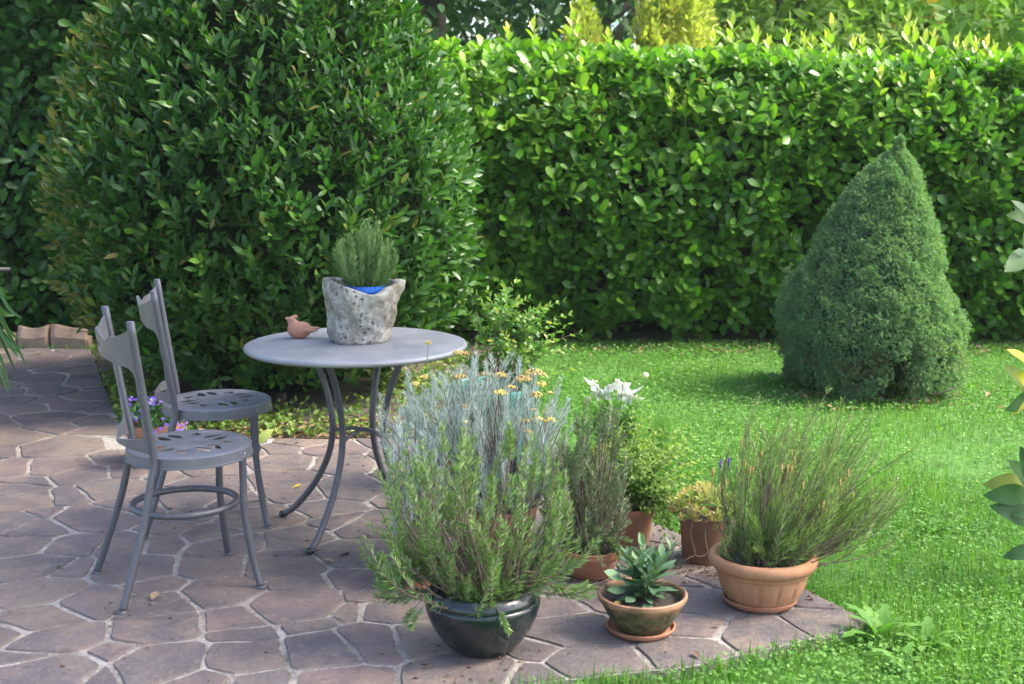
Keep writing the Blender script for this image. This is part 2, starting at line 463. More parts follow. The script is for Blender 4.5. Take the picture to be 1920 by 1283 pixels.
def leaf5(w, fold=.2, droop=.1):                # a cheap leaf of four triangles
    V = np.array([(0, 0, 0), (-w / 2, .5, fold * w / 2 - droop * .25), (w / 2, .5, fold * w / 2 - droop * .25), (0, 1, -droop), (0, .5, -droop * .25)], float)
    return V, np.array([(0, 4, 1), (0, 2, 4), (1, 4, 3), (4, 2, 3)])
def blade_tpl(w, bend=.25):
    V = np.array([(-w / 2, 0, 0), (w / 2, 0, 0), (-w * .4, .5, -bend * .25), (w * .4, .5, -bend * .25), (0, 1, -bend)], float)
    return V, np.array([(0, 1, 3), (0, 3, 2), (2, 3, 4)])
def needle_tpl(w):
    return np.array([(0, 0, 0), (-w / 2, .45, .02), (w / 2, .45, .02), (0, 1, -.05)], float), np.array([(0, 2, 1), (1, 2, 3)])
def frames(D, Nh):
    y = nrm(D)
    z = nrm(Nh - y * np.sum(Nh * y, -1, keepdims=True))
    return np.cross(y, z), y, z
def scatter(P, D, Nh, S, tpl, tint):
    V, Fc = tpl
    P = np.asarray(P, float); S = np.asarray(S, float)
    x, y, z = frames(D, Nh)
    n, k = len(P), len(V)
    W = P[:, None] + S[:, None, None] * (V[None, :, 0:1] * x[:, None] + V[None, :, 1:2] * y[:, None] + V[None, :, 2:3] * z[:, None])
    FF = (Fc[None] + (np.arange(n) * k)[:, None, None]).reshape(-1, Fc.shape[1])
    return W.reshape(-1, 3), FF, np.repeat(np.asarray(tint, float), k)
def cat3(lst):
    Vs, Fs, Ts, n = [], [], [], 0
    for V, Fc, T in lst:
        Vs.append(V); Fs.append(Fc + n); Ts.append(T); n += len(V)
    return np.concatenate(Vs), np.concatenate(Fs), np.concatenate(Ts)
def rdir(n):
    return nrm(rng.normal(size=(n, 3)))
def leaf_objects(name, P, D, Nh, S, me, tint, parent):
    x, y, z = frames(np.asarray(D, float), np.asarray(Nh, float))
    for i in range(len(P)):
        o = bpy.data.objects.new(name, me[i % len(me)] if isinstance(me, list) else me)
        col.objects.link(o)
        o.parent = parent
        m4 = Matrix.Identity(4)
        for r in range(3):
            m4[r][0], m4[r][1], m4[r][2], m4[r][3] = x[i, r] * S[i], y[i, r] * S[i], z[i, r] * S[i], P[i, r]
        o.matrix_local = m4
        o['tint'] = float(tint[i])

# ------------------------------------------------------------------ the ground
PATIO = np.array([(1.127, 3.861), (.979, 4.173), (.596, 4.847), (.22, 5.5), (-.155, 6.15), (-.42, 6.3), (-1.05, 6.30), (-1.88, 6.36), (-2.02, 6.6),
                  (-2.42, 7.6), (-2.93, 8.93), (-4.6, 9.0), (-4.6, 1.0), (-1.0, 1.0), (-.85, 2.95), (-.45, 3.27), (.059, 3.425), (.52, 3.544)])
BED = np.array([(-.155, 6.15), (-.42, 6.3), (-1.05, 6.30), (-1.88, 6.36), (-2.02, 6.6), (-2.42, 7.6), (-2.93, 8.93), (-2.9, 9.6), (-.2, 9.3), (.1, 8.6), (-.1, 7.0)])
s = 160.0
obj('ground', [(-s, -s, -.05), (s, -s, -.05), (s, s, -.05), (-s, s, -.05)], [(0, 1, 2, 3)], M['lawn'], kind='structure')
gx, gy = np.meshgrid(np.linspace(-6, 9, 76), np.linspace(.5, 14, 68))
gp = np.stack([gx.ravel(), gy.ravel(), np.zeros(gx.size)], -1)
gz = -.032 + .012 * vnoise(gp, 1.3)
gz[inpoly(gp, PATIO)] = -.045
gp[:, 2] = gz
idx = np.arange(gx.size).reshape(gx.shape)
gf = np.stack([idx[:-1, :-1], idx[:-1, 1:], idx[1:, 1:], idx[1:, :-1]], -1).reshape(-1, 4)
obj('lawn', gp, gf, M['lawn'], kind='structure')
def slab(poly, z0, z1):
    n = len(poly)
    V = [(p[0], p[1], z1) for p in poly] + [(p[0], p[1], z0) for p in poly]
    Fc = [tuple(range(n))] + [(i, n + i, n + (i + 1) % n, (i + 1) % n) for i in range(n)]
    return V, Fc
bz = [(p[0], p[1]) for p in BED]
V, Fc = slab(bz, -.05, -.012)
obj('flower_bed_soil', V, Fc, M['bedsoil'], smooth=False, kind='structure')
V, Fc = slab([(p[0], p[1]) for p in PATIO], -.06, 0.0)
patio = obj('patio', V, Fc[::-1] if False else Fc, M['mortar'], smooth=False, kind='structure')

# flagstones: a weighted cell round each stone's own centre as read off the photograph
sd = []
for x, y in [(30,60),(110,130),(400,85),(20,170),(110,215),(320,195),(190,290),(175,355),(30,330),(455,300),(560,160),(680,60),(640,240),(900,200),(900,90),(1080,60),(1190,230),
             (1000,290),(880,360),(1060,380),(60,440),(350,440),(670,430),(850,420),(1150,430),(1300,300),(130,550),(300,570),(190,670),(700,560),(1080,540),(1400,530),(1500,640),
             (1050,680),(760,650),(500,720),(760,735),(30,880),(230,800),(290,900),(770,850),(1180,810),(1490,740),(1800,770),(1560,840),(1210,890),(150,1000),(560,980),(820,1030),
             (1200,1000),(1660,960),(1880,920),(200,1100),(480,1110),(1020,1110),(1250,1110),(1700,1100),(1500,400),(1700,330),(1800,470),(1800,600),(1890,690),(1780,150),(1500,180),(1600,250),(1400,100)]:
    sd.append(G(x / 2.667, 860 + y / 2.667))
for x, y in [(200,1010),(290,1110),(80,1240),(430,1240),(700,1150),(820,1090),(740,1000),(980,1070),(640,1260),(60,900),(60,700),(50,800),(330,1000),(500,1000),(860,1190)]:
    sd.append(G(660 + x / 1.995, 640 + y / 1.995))
for x, y in [(60,930),(60,1060),(620,870),(630,945),(600,1030),(830,1070),(600,1120),(1160,1020),(1120,910),(620,760),(480,640),(250,1190),(880,930),(760,830),(950,800)]:
    sd.append(G(1040 + x / 2.279, 720 + y / 2.279))
sd = np.array(sd)[:, :2]
keep = []
for p in sd:
    if all(np.hypot(*(p - q)) > .12 for q in keep): keep.append(p)
cand = np.stack([rng.uniform(-4.6, 1.1, 9000), rng.uniform(2.7, 9.0, 9000)], -1)
cand = cand[inpoly(cand, PATIO)]
halfw = (960 / F) * (cand[:, 1] * .987 + .25)
cand = cand[np.abs(cand[:, 0]) < halfw + .45]
crad = rng.choice([.15, .21, .30, .40], len(cand), p=[.25, .3, .25, .2])
krad = [.22] * len(keep)
for p, r_ in zip(cand, crad):                    # mixed sizes, as broken stone comes
    if all(np.hypot(*(p - q)) > max(.14, .5 * (r_ + k_)) for q, k_ in zip(keep, krad)):
        keep.append(p); krad.append(r_)
sd = np.array(keep)
if len(sd) > 300: sd = sd[np.argsort(np.hypot(sd[:, 0], sd[:, 1]))[:300]]
def clip(poly, n, d):
    out = []
    for i in range(len(poly)):
        a, b = poly[i], poly[(i + 1) % len(poly)]
        da, db = a @ n - d, b @ n - d
        if da <= 0: out.append(a)
        if (da < 0 < db) or (db < 0 < da): out.append(a + (b - a) * (da / (da - db)))
    return out
def ssplit(poly, n):
    """resample a closed polygon finely"""
    P = np.array(poly)
    L = np.linalg.norm(np.roll(P, -1, 0) - P, axis=1)
    out = []
    for i in range(len(P)):
        k = max(1, int(L[i] / n))
        for j in range(k): out.append(P[i] + (P[(i + 1) % len(P)] - P[i]) * j / k)
    return np.array(out)
_pf = np.array([(p[0], p[1]) for p in PATIO])
wt = rng.uniform(-.012, .012, len(sd))
if len(krad) >= len(sd): wt += .05 * (np.array(krad)[:len(sd)] ** 2 - .05)
for i, p in enumerate(sd):
    cell = [p + np.array(v) for v in ((-.5, -.5), (.5, -.5), (.5, .5), (-.5, .5))]
    order = np.argsort(np.sum((sd - p) ** 2, 1))[1:26]
    gap = .0042 + .006 * rng.random()
    for j in order:
        q = sd[j]
        n = (q - p); dd = np.linalg.norm(n); n = n / dd
        mid = (p @ p - q @ q - wt[i] + wt[j])
        d = (q @ q - p @ p + wt[i] - wt[j]) / (2 * dd)
        cell = clip(cell, n, d - gap)
        if len(cell) < 3: break
    if len(cell) < 3: continue
    # keep inside the patio: clip by its near convex sides
    for a, b in ((17, 0), (0, 1), (1, 2), (2, 3), (3, 4), (4, 5), (5, 6), (6, 7), (7, 8), (8, 9), (9, 10), (10, 11), (16, 17)):
        A, B = _pf[a], _pf[b]
        e = B - A
        n = np.array([e[1], -e[0]]); n /= np.linalg.norm(n)
        if p @ n > A @ n: n = -n
        if segdist(np.array([p]), A, B)[0] < .45: cell = clip(cell, n, A @ n - .004)
        if len(cell) < 3: break
    if len(cell) < 3: continue
    c = ssplit(cell, .028)
    inside = inpoly(c, PATIO) | (polydist(c, PATIO) < .02)
    if inside.mean() < .6: continue
    c = c[inside] if inside.mean() < 1 else c
    c3 = np.c_[c, np.zeros(len(c))]
    out_dir = nrm(c - c.mean(0))
    sm = c.copy()
    for _ in range(1): sm = .84 * sm + .08 * (np.roll(sm, 1, 0) + np.roll(sm, -1, 0))
    edge_in = np.clip((polydist(sm, PATIO) - .02) / .12, 0, 1)[:, None]
    for sc_, am, sd_ in ((3.0, .018, 1), (9, .009, 5)):      # joints wander: neighbours are warped alike
        sm = sm + am * edge_in * np.c_[vnoise(c3, sc_, sd_), vnoise(c3, sc_, sd_ + 2)]
    c = sm + out_dir * (.005 * vnoise(c3, 16, 3) + .004 * vnoise(c3, 45, 5))[:, None]
    ctr = c.mean(0)
    n = len(c)
    zt = .0045 + .0025 * rng.random()
    tilt = rng.normal(0, .004, 2)
    inn = ctr + (c - ctr) * (1 - .006 / np.maximum(np.linalg.norm(c - ctr, axis=1), .03))[:, None]
    inn2 = ctr + (c - ctr) * .6
    zz = lambda q, b: b + (q - ctr) @ tilt
    V = np.concatenate([np.c_[c, np.full(n, -.004)], np.c_[inn, np.maximum(zz(inn, zt), .002)], np.c_[inn2, np.maximum(zz(inn2, zt + .0006), .002)], [[*ctr, zt + .0006]]])
    ar = np.arange(n); nx = (ar + 1) % n
    Fc = [(a, b, n + b, n + a) for a, b in zip(ar, nx)] + [(n + a, n + b, 2 * n + b, 2 * n + a) for a, b in zip(ar, nx)] + [(2 * n + a, 2 * n + b, 3 * n) for a, b in zip(ar, nx)]
    V[:, :2] -= ctr
    o = obj('flagstone', V, Fc, M['flag'], patio, smooth=False, loc=(*ctr, 0))
    o['tint'] = float(rng.random())

# low edging of flat stones at the end of the path
edg = empty('stone_edging', G(90, 652), 0, 'low edging of upright rough brown stones at the far end of the paved path', 'edging')
for x0, x1, y0 in ((-12, 32, 622), (34, 92, 613), (96, 168, 612)):
    a, b = G(x0, 652), G(x1, 652)
    w = b[0] - a[0]; h = (652 - y0) / F * a[1]
    n = 9
    top = h * (1 + .10 * np.sin(np.linspace(0, 5, n) + x0)) - h * .30 * np.r_[np.zeros(n - 3), .2, .55, 1] * (x1 > 150)
    xs = np.linspace(0, w, n)
    V, Fc = [], []
    for k in range(n):
        e = .012 if k in (0, n - 1) else 0
        V += [(xs[k], 0, -.04), (xs[k] + .01 * math.sin(k * 3), -.012 + e, top[k] * .5), (xs[k], .012 + e, top[k]), (xs[k], .075 - e, top[k] * .98), (xs[k], .09, -.04)]
    for k in range(n - 1):
        for q in range(4): Fc.append((k * 5 + q, k * 5 + 5 + q, k * 5 + 6 + q, k * 5 + 1 + q))
    Fc += [(0, 1, 2, 3, 4), tuple(range((n - 1) * 5 + 4, (n - 1) * 5 - 1, -1))]
    o = obj('stone', V, Fc, M['edge_stone'], edg, smooth=False, loc=(a[0] - edg.location.x, a[1] - edg.location.y, 0))

# ------------------------------------------------------------------ hedges, bush, spruce
def laurel_tpl(w, fold=.2, droop=.14, full=True):   # widest towards the rounded tip
    st = [(.12, .35), (.42, .82), (.70, 1.0), (.92, .66)] if full else [(.36, .76), (.74, 1.0)]
    V = [(0, 0, 0)]
    for y, k in st:
        ww = w / 2 * k
        V += [(-ww, y, -droop * y * y + fold * ww), (0, y, -droop * y * y), (ww, y, -droop * y * y + fold * ww)]
    V.append((0, 1, -droop))
    n = len(st)
    Fc = [(0, 2, 1), (0, 3, 2)]
    for i in range(n - 1):
        a, b = 1 + i * 3, 4 + i * 3
        Fc += [(a, a + 1, b + 1), (a, b + 1, b), (a + 1, a + 2, b + 2), (a + 1, b + 2, b + 1)]
    a, t = 1 + (n - 1) * 3, len(V) - 1
    Fc += [(a, a + 1, t), (a + 1, a + 2, t)]
    return np.array(V, float), np.array(Fc)
laurel_meshes = [mesh(*laurel_tpl(.46, .25, .16), M['laurel'], name='laurel leaf'), mesh(*laurel_tpl(.5, .12, .05), M['laurel'], name='laurel leaf'), mesh(*laurel_tpl(.42, .3, .28), M['laurel'], name='laurel leaf')]
laurel_left_meshes = []
for me_ in laurel_meshes:
    c_ = me_.copy(); c_.materials.clear(); c_.materials.append(M['laurel_left']); laurel_left_meshes.append(c_)
bay_meshes = [mesh(*leaf_tpl(.40, 3, .28, .10, .5, .02), M['bay'], name='bay leaf'), mesh(*leaf_tpl(.36, 3, .15, .18, .5, .03), M['bay'], name='bay leaf')]

def shoots(P, Nn, nl, spread, upness):
    """rosettes: nl leaves round each shoot whose axis leans out of the surface and up"""
    n = len(P)
    ax = nrm(Nn + np.array([0, 0, upness]) + .45 * rng.normal(size=(n, 3)))
    A = nrm(np.cross(ax, rdir(n)))
    B = np.cross(ax, A)
    Ps, Ds, Ns = [], [], []
    for k in range(nl):
        th = k * 2.4 + rng.uniform(0, .9, n)
        rad = np.cos(th)[:, None] * A + np.sin(th)[:, None] * B
        op = spread * (1.15 - .75 * k / nl) * rng.uniform(.8, 1.2, n)
        D = nrm(ax * np.cos(op)[:, None] + rad * np.sin(op)[:, None])
        Ps.append(P + ax * (.018 * k) + rad * .006)
        Ds.append(D)
        Ns.append(nrm(ax * np.sin(op)[:, None] - rad * np.cos(op)[:, None]))
    return np.concatenate(Ps), np.concatenate(Ds), np.concatenate(Ns)

CAMP = np.array([0, 0, CAMH])
def in_frame(P):
    d = P - CAMP
    dep = d[:, 1] * math.cos(PITCH) - d[:, 2] * math.sin(PITCH)
    u = d[:, 0] / dep * F + 960
    v = 641.5 - (d[:, 1] * math.sin(PITCH) + d[:, 2] * math.cos(PITCH)) / dep * F
    return (u > 5) & (u < 1915) & (v > 5) & (v < 1278), u, v
def pick(P, D, Nh, S, extra, depthkey, k=300):
    ok, u, v = in_frame(P)
    ok &= extra(u, v)
    vd = nrm(CAMP - P)
    facing = np.abs(np.sum(nrm(Nh) * vd, -1))
    score = np.where(ok, S * (0.5 + facing) + depthkey, -1e9)
    sel = np.zeros(len(P), bool)
    sel[np.argsort(-score)[:k]] = True
    return sel

def hedge(name, label, x0, x1, yf, top, depth, leafmat_, meshes, size, dens, seed, region, slope=0.0):
    root = empty(name, ((x0 + x1) / 2, yf + depth / 2, 0), 0, label, 'hedge')
    ox = np.array(root.location)
    nF = int((x1 - x0) * (top - .2) * dens)
    nT = int((x1 - x0) * depth * dens * .8)
    nE = int(depth * top * dens * .5)
    def wob(P): return .11 * vnoise(P, 1.6, seed) + .06 * vnoise(P, 4.2, seed + 1)
    Pf = np.c_[rng.uniform(x0, x1, nF), np.full(nF, yf), .05 + (top - .05) * rng.random(nF) ** .96]
    hz = Pf[:, 2] / top
    Pf[:, 1] += wob(Pf) + rng.uniform(-.05, .07, nF) + np.clip(hz - .82, 0, 1) ** 2 * 5.0 + np.clip(.13 - hz, 0, 1) * 1.0
    Nf = np.tile([0, -1.0, .1], (nF, 1)); Nf[:, 2] += np.clip(hz - .75, 0, 1) * 3
    Pt = np.c_[rng.uniform(x0, x1, nT), rng.uniform(yf + .12, yf + depth, nT), np.full(nT, top)]
    Pt[:, 2] += wob(Pt) * .5 + rng.uniform(-.06, .06, nT)
    Nt = np.tile([0, -.2, 1.0], (nT, 1))
    for q_ in (Pf, Pt): q_[:, 2] -= slope * np.clip(q_[:, 0] + .5, 0, 4) * np.clip(q_[:, 2] / top, 0, 1)
    xe = np.where(rng.random(nE) < .5, x0, x1)
    Pe = np.c_[xe, rng.uniform(yf, yf + depth, nE), .2 + rng.random(nE) * (top - .2)]
    Ne = np.c_[np.where(xe == x0, -1.0, 1.0), np.zeros(nE), np.full(nE, .2)]
    P0 = np.concatenate([Pf, Pt, Pe]); N0 = np.concatenate([Nf, Nt, Ne])
    nl = 7
    P, D, Nh = shoots(P0, N0, nl, 1.1, .75)
    n = len(P)
    S = size * rng.uniform(.7, 1.2, n)
    h = np.tile(P0[:, 2], nl) / top
    # young leaves sit at the shoot ends; the lighter tint grows with height
    young = np.repeat(np.linspace(0, .30, nl), len(P0)) * np.clip(h * 1.5 - .35, .25, 1.2)
    t = np.clip(.12 + .34 * rng.random(n) + young + .10 * vnoise(P, 2.5, seed + 4), 0, .84)
    sel = pick(P, D, Nh, S, region, -.04 * (P[:, 1] - yf) / .2)
    o_ = ox
    leaf_objects('leaf', P[sel] - o_, D[sel], Nh[sel], S[sel], meshes, t[sel], root)
    V, Fc, T = scatter(P[~sel] - o_, D[~sel], Nh[~sel], S[~sel], laurel_tpl(.48, .2, .14, False), t[~sel])
    obj('foliage', V, Fc, leafmat_, root, True, T, kind='stuff')
    # solid dark core: inner shade put into its colour, stops the view through
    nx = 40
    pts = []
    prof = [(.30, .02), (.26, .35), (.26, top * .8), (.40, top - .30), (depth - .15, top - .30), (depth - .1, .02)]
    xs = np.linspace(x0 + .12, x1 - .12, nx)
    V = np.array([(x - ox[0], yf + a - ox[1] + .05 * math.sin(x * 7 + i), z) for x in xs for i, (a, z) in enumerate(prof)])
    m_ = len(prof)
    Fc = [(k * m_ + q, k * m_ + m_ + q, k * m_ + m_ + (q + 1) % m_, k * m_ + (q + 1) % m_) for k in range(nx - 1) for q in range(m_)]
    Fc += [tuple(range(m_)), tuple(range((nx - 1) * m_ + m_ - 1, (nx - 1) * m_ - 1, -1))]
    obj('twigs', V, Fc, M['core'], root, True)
    return root, ox
hr, hox = hedge('laurel_hedge', 'long clipped hedge of glossy bright green laurel leaves behind the lawn and the spruce', -1.75, 5.6, 9.28, 1.93, 1.1, M['laurel'], laurel_meshes, .102, 265, 11,
                lambda u, v: (u > 840) & (v > 60) & (v < 640) & ~((u > 1450) & (u < 1800) & (v > 400)), .03)
# pale young shoots standing above the hedge top, as read off the photograph, and a few in its face
sl_m = mesh(*leaf_tpl(.44, 3, .3, .05, .5), M['laurel'], name='young leaf')
spots = [(952, 70, .16), (1000, 62, .2), (1072, 45, .26), (1083, 60, .2), (1140, 78, .14), (1338, 78, .15), (1372, 60, .26), (1418, 78, .16), (1440, 90, .14), (1476, 85, .18), (1506, 86, .2), (1524, 92, .14), (1548, 84, .16),
         (1558, 62, .24), (1600, 92, .16), (1616, 88, .14), (1650, 88, .16), (1700, 62, .3), (1712, 75, .3), (1732, 92, .26), (1748, 88, .24), (1792, 96, .22), (1808, 110, .3), (1828, 100, .2), (1848, 98, .24), (1862, 108, .22), (1888, 118, .2),
         (1650, 155, .22), (1690, 165, .2), (1745, 170, .26), (1740, 180, .2), (1110, 245, .16), (1283, 212, .13), (1310, 222, .12), (1467, 250, .22), (1258, 190, .14), (1450, 318, .13), (1150, 325, .12), (968, 320, .22), (1148, 315, .13), (1815, 330, .3), (1785, 430, .18)]
for px, py, hgt in spots:
    front = py > 120
    b = at(px, py + hgt * F / 9.4 * .5, 9.25 if front else 9.5 + .3 * rng.random())
    sh = empty('shoot', b - hox); sh.parent = hr
    st, fs = tube(np.array([(0, 0, -.1), (.01, 0, hgt * .4), (.0, .01, hgt * .8)]), .004, 5)
    obj('stem', st, fs, M['greenstem'], sh)
    nl = 7
    th = np.arange(nl) * 2.4 + rng.random() * 6
    op = np.linspace(1.0, .18, nl)
    D = np.c_[np.cos(th) * np.sin(op), np.sin(th) * np.sin(op), np.cos(op)]
    Nh = np.c_[-np.cos(th) * np.cos(op), -np.sin(th) * np.cos(op), np.sin(op)]
    P = np.c_[np.zeros(nl), np.zeros(nl), np.linspace(.05, .75, nl) * hgt]
    leaf_objects('leaf', P, D, Nh, np.linspace(.12, .085, nl) * (.75 + hgt), sl_m, np.clip(np.linspace(.80, .97, nl) + rng.normal(0, .02, nl), 0, 1), sh)

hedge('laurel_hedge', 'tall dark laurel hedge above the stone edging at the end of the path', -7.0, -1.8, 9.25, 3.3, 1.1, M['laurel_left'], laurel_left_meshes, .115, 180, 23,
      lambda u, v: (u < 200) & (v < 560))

# the big clipped bay
BC = np.array([-1.42, 7.62, 0])
bay = empty('bay_bush', BC, 0, 'huge rounded clipped bay bush with dark glossy leaves behind the bistro table', 'bush')
def bay_r(z):
    z = np.asarray(z)
    return np.interp(z, [.05, .12, .25, .4, .6, .8, 1.03, 1.33, 1.64, 1.95, 2.25, 2.45, 2.6, 2.68], [.60, .68, .80, .96, 1.06, 1.10, 1.12, 1.09, .99, .88, .72, .55, .30, .05])
n0 = 7600
z = .10 + 2.56 * rng.random(n0)
keepz = rng.random(n0) < np.clip(bay_r(z) / 1.13, .1, 1)
z = z[keepz]; n0 = len(z)
th = rng.uniform(0, 2 * np.pi, n0)
front = np.sin(th) < .35
use = front | (rng.random(n0) < .4)
z, th = z[use], th[use]; n0 = len(z)
dr = np.c_[np.cos(th), np.sin(th), np.zeros(n0)]
P0 = dr * bay_r(z)[:, None] * np.array([1, .95, 1]) + np.c_[np.zeros((n0, 2)), z]
bump_ = .07 * vnoise(P0, 2.2, 31) + .05 * vnoise(P0, 5.5, 32) + rng.uniform(-.09, .05, n0)
P0 += dr * bump_[:, None]
sl = np.clip((z - .95) / 1.75, 0, 1) ** 1.5
N0 = nrm(dr + np.c_[np.zeros((n0, 2)), sl * 1.6])
P, D, Nh = shoots(P0, N0, 7, .8, 1.1)
n = len(P)
S = .074 * rng.uniform(.65, 1.25, n)
side = np.tile(np.cos(th), 7)
left_brown = np.clip((-np.cos(th) - .62) * 3, 0, 1) * np.clip(np.sin(-th) + .8, 0, 1)
t = np.clip(.08 + .50 * rng.random(n) + .08 * vnoise(P, 3, 33) + np.repeat(np.linspace(0, .16, 7), n0), 0, .86)
dry = rng.random(n) < np.tile(.02 + .55 * left_brown, 7)
t[dry] = rng.uniform(.93, 1.0, dry.sum())
low = np.tile(z, 7)
PW = P + BC
sel = pick(PW, D, Nh, S, lambda u, v: (u > 130) & (u < 880) & (v < 600), -.12 * (PW[:, 1] - 6.5))
leaf_objects('leaf', P[sel], D[sel], Nh[sel], S[sel], bay_meshes, t[sel], bay)
V, Fc, T = scatter(P[~sel], D[~sel], Nh[~sel], S[~sel], leaf_tpl(.38, 2, .24, .12, .5), t[~sel])
obj('foliage', V, Fc, M['bay'], bay, True, T, kind='stuff')
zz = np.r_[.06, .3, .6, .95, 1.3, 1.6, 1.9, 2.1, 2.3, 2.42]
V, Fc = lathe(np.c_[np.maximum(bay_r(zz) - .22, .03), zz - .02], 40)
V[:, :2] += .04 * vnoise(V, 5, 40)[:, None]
obj('twigs', V, Fc, M['core'], bay)  # solid dark core coloured for the shade inside the bush
for k in range(5):
    a = 2 * np.pi * k / 5
    V, Fc = tube([(.35 * math.cos(a), .35 * math.sin(a), -.02), (.4 * math.cos(a), .42 * math.sin(a), .5), (.6 * math.cos(a), .6 * math.sin(a), 1.2)], [.03, .024, .012], 7)
    obj('trunk', V, Fc, M['bark'], bay)

# dwarf spruce
SC = np.array([*(G(1640, 712)[:2]), 0]); SC[1] = 7.62; SC[0] = at(1640, 640, 7.62)[0]
spr = empty('dwarf_spruce', SC, 0, 'small dense cone shaped grey green dwarf spruce standing on the lawn', 'tree')
sz = np.array([.02, .10, .20, .37, .60, .80, 1.085, 1.23, 1.36, 1.44])
sr = np.array([.49, .51, .52, .52, .445, .35, .24, .165, .072, .020])
sc = np.array([.01, .01, -.01, -.03, -.06, -.03, .01, .045, .08, .095])   # the leader stands right of the middle
n0 = 3400
z = rng.random(n0) * 1.43 + .03
use = rng.random(n0) < np.interp(z, sz, sr) / .53 + .04
z = z[use]; n0 = len(z)
th = rng.uniform(0, 2 * np.pi, n0)
dr = np.c_[np.cos(th), np.sin(th), np.zeros(n0)]
r_ = np.interp(z, sz, sr)
base = dr * (r_ - .03)[:, None] + np.c_[np.interp(z, sz, sc), np.zeros(n0), z]
lump = .028 * vnoise(base, 5.5, 51) + rng.uniform(-.034, .012, n0)
C0 = base + dr * (lump * np.clip(r_ * 3, .2, 1))[:, None]
ok = ~((np.abs(base[:, 0]) < .06) & (base[:, 1] < -.2) & (z < .24)) & (z > .03 + .05 * (vnoise(base, 8, 54) > 0))
C0, dr, z, lump = C0[ok], dr[ok], z[ok], lump[ok]; n0 = len(z)
pr = rng.uniform(.034, .064, n0) * np.clip(np.interp(z, sz, sr) * 6, .35, 1)
K = 22                                           # tufts on each rounded puff of twigs
pd = nrm(rng.normal(size=(n0, K, 3)) + dr[:, None] * .9 + np.array([0, 0, .35])).reshape(-1, 3)
P0 = np.repeat(C0, K, 0) + pd * np.repeat(pr, K)[:, None] * rng.uniform(.75, 1.05, (n0 * K, 1))
depth_ = np.repeat(lump, K)
z = np.repeat(z, K); dr = np.repeat(dr, K, 0)
ptint = np.repeat(rng.normal(0, .10, n0), K)
n0 = len(P0)
nl = 6
Ps, Ds = [], []
for k in range(nl):
    Ds.append(nrm(pd + .7 * rng.normal(size=(n0, 3)))); Ps.append(P0)
P = np.concatenate(Ps); D = np.concatenate(Ds)
t = np.clip(.45 + .13 * rng.normal(size=len(P)) + np.tile(ptint, nl) + np.tile(np.clip(dr[:, 0] - .3, 0, 1) * .25, nl), 0, .92)  # right-hand needles lighter: the sunlit side is put into the tint
brown = np.tile((z < .28) & (vnoise(P0, 9, 55) > .25), nl) & (rng.random(len(P)) < .35)
t[brown] = 1.0
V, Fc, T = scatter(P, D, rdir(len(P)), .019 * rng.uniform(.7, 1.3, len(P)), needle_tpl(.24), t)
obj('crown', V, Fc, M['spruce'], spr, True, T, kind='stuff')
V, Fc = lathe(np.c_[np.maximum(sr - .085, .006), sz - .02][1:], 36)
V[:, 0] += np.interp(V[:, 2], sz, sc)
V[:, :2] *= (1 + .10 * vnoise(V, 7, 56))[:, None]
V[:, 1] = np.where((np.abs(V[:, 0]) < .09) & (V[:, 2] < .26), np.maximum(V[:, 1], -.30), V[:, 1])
obj('shade_core', V, Fc, M['spruce_core'], spr)  # solid core that carries the inner shade as colour
V, Fc = tube([(0, -.05, -.05), (.0, -.04, .3), (.0, 0, .9), (.06, 0, 1.25)], [.045, .038, .022, .004], 8)
obj('trunk', V, Fc, M['bark'], spr)
for a in ((.12, -.30, .12), (-.10, -.36, .06), (.2, -.42, .05)):
    V, Fc = tube(smoothpath([(0, -.06, .10), (a[0] * .5, a[1] * .6, a[2] + .02), (a[0], a[1] - .05, a[2]), (a[0] * 1.6, a[1] - .1, a[2] + .05)], 9), np.linspace(.009, .003, 9), 5)
    obj('branch', V, Fc, M['bark'], spr)

# ------------------------------------------------------------------ trees beyond the hedge
def tree(name, label, x, y, h, r, zc, n, mt, lsize, shape=(.4, .2, .1), trunk=.12, seed=0, clumps=26, group=None, spread=None):
    root = empty(name, (x, y, 0), 0, label, 'tree', group)
    V, Fc = tube(smoothpath([(0, 0, -.1), (.05, 0, zc * .4), (-.04, .05, zc), (.02, 0, h * .85)], 12), np.linspace(trunk, trunk * .25, 12), 8)
    obj('trunk', V, Fc, M['bark'], root)
    C = rdir(clumps) * (rng.random(clumps) ** .4)[:, None] * np.array([r, r, (h - zc) * .95])
    C[:, 2] = np.abs(C[:, 2]) * np.sign(rng.random(clumps) - .35)
    C[:, 2] = np.clip(C[:, 2], -zc * .62, h - zc)
    C += [0, 0, zc]
    if spread:                                   # a crown that leans over to one side: centre and half axes in the world
        C = rdir(clumps) * (rng.random(clumps) ** .4)[:, None] * np.array(spread[3:]) + np.array(spread[:3]) - [x, y, 0]
    for k in range(0, clumps, 3):
        z0 = np.clip(C[k, 2] * .7, .6, zc)
        V, Fc = tube(smoothpath([(0, 0, z0), (C[k, 0] * .5, C[k, 1] * .5, (z0 + C[k, 2]) / 2 + .15), C[k]], 8), np.linspace(trunk * .4, .012, 8), 6)
        obj('limb', V, Fc, M['bark'], root)
    ci = rng.integers(0, clumps, n)
    off = rng.normal(size=(n, 3)) * np.array([.42, .42, .3]) * (r * .62)
    P = C[ci] + off
    okz = P[:, 2] > .5
    P = P[okz]; n = len(P)
    D = nrm(rdir(n) + np.array([0, 0, -.35]) + .3 * nrm(off[okz]))
    t = np.clip(.2 + .6 * rng.random(n) + .2 * vnoise(P, 1.2, seed), 0, .95)
    t[rng.random(n) < .02] = 1.0
    V, Fc, T = scatter(P, D, rdir(n) + [0, 0, .8], lsize * rng.uniform(.6, 1.3, n), leaf_tpl(shape[0], 2, .15, .2), t)
    obj('crown', V, Fc, mt, root, True, T, kind='stuff')
    return root
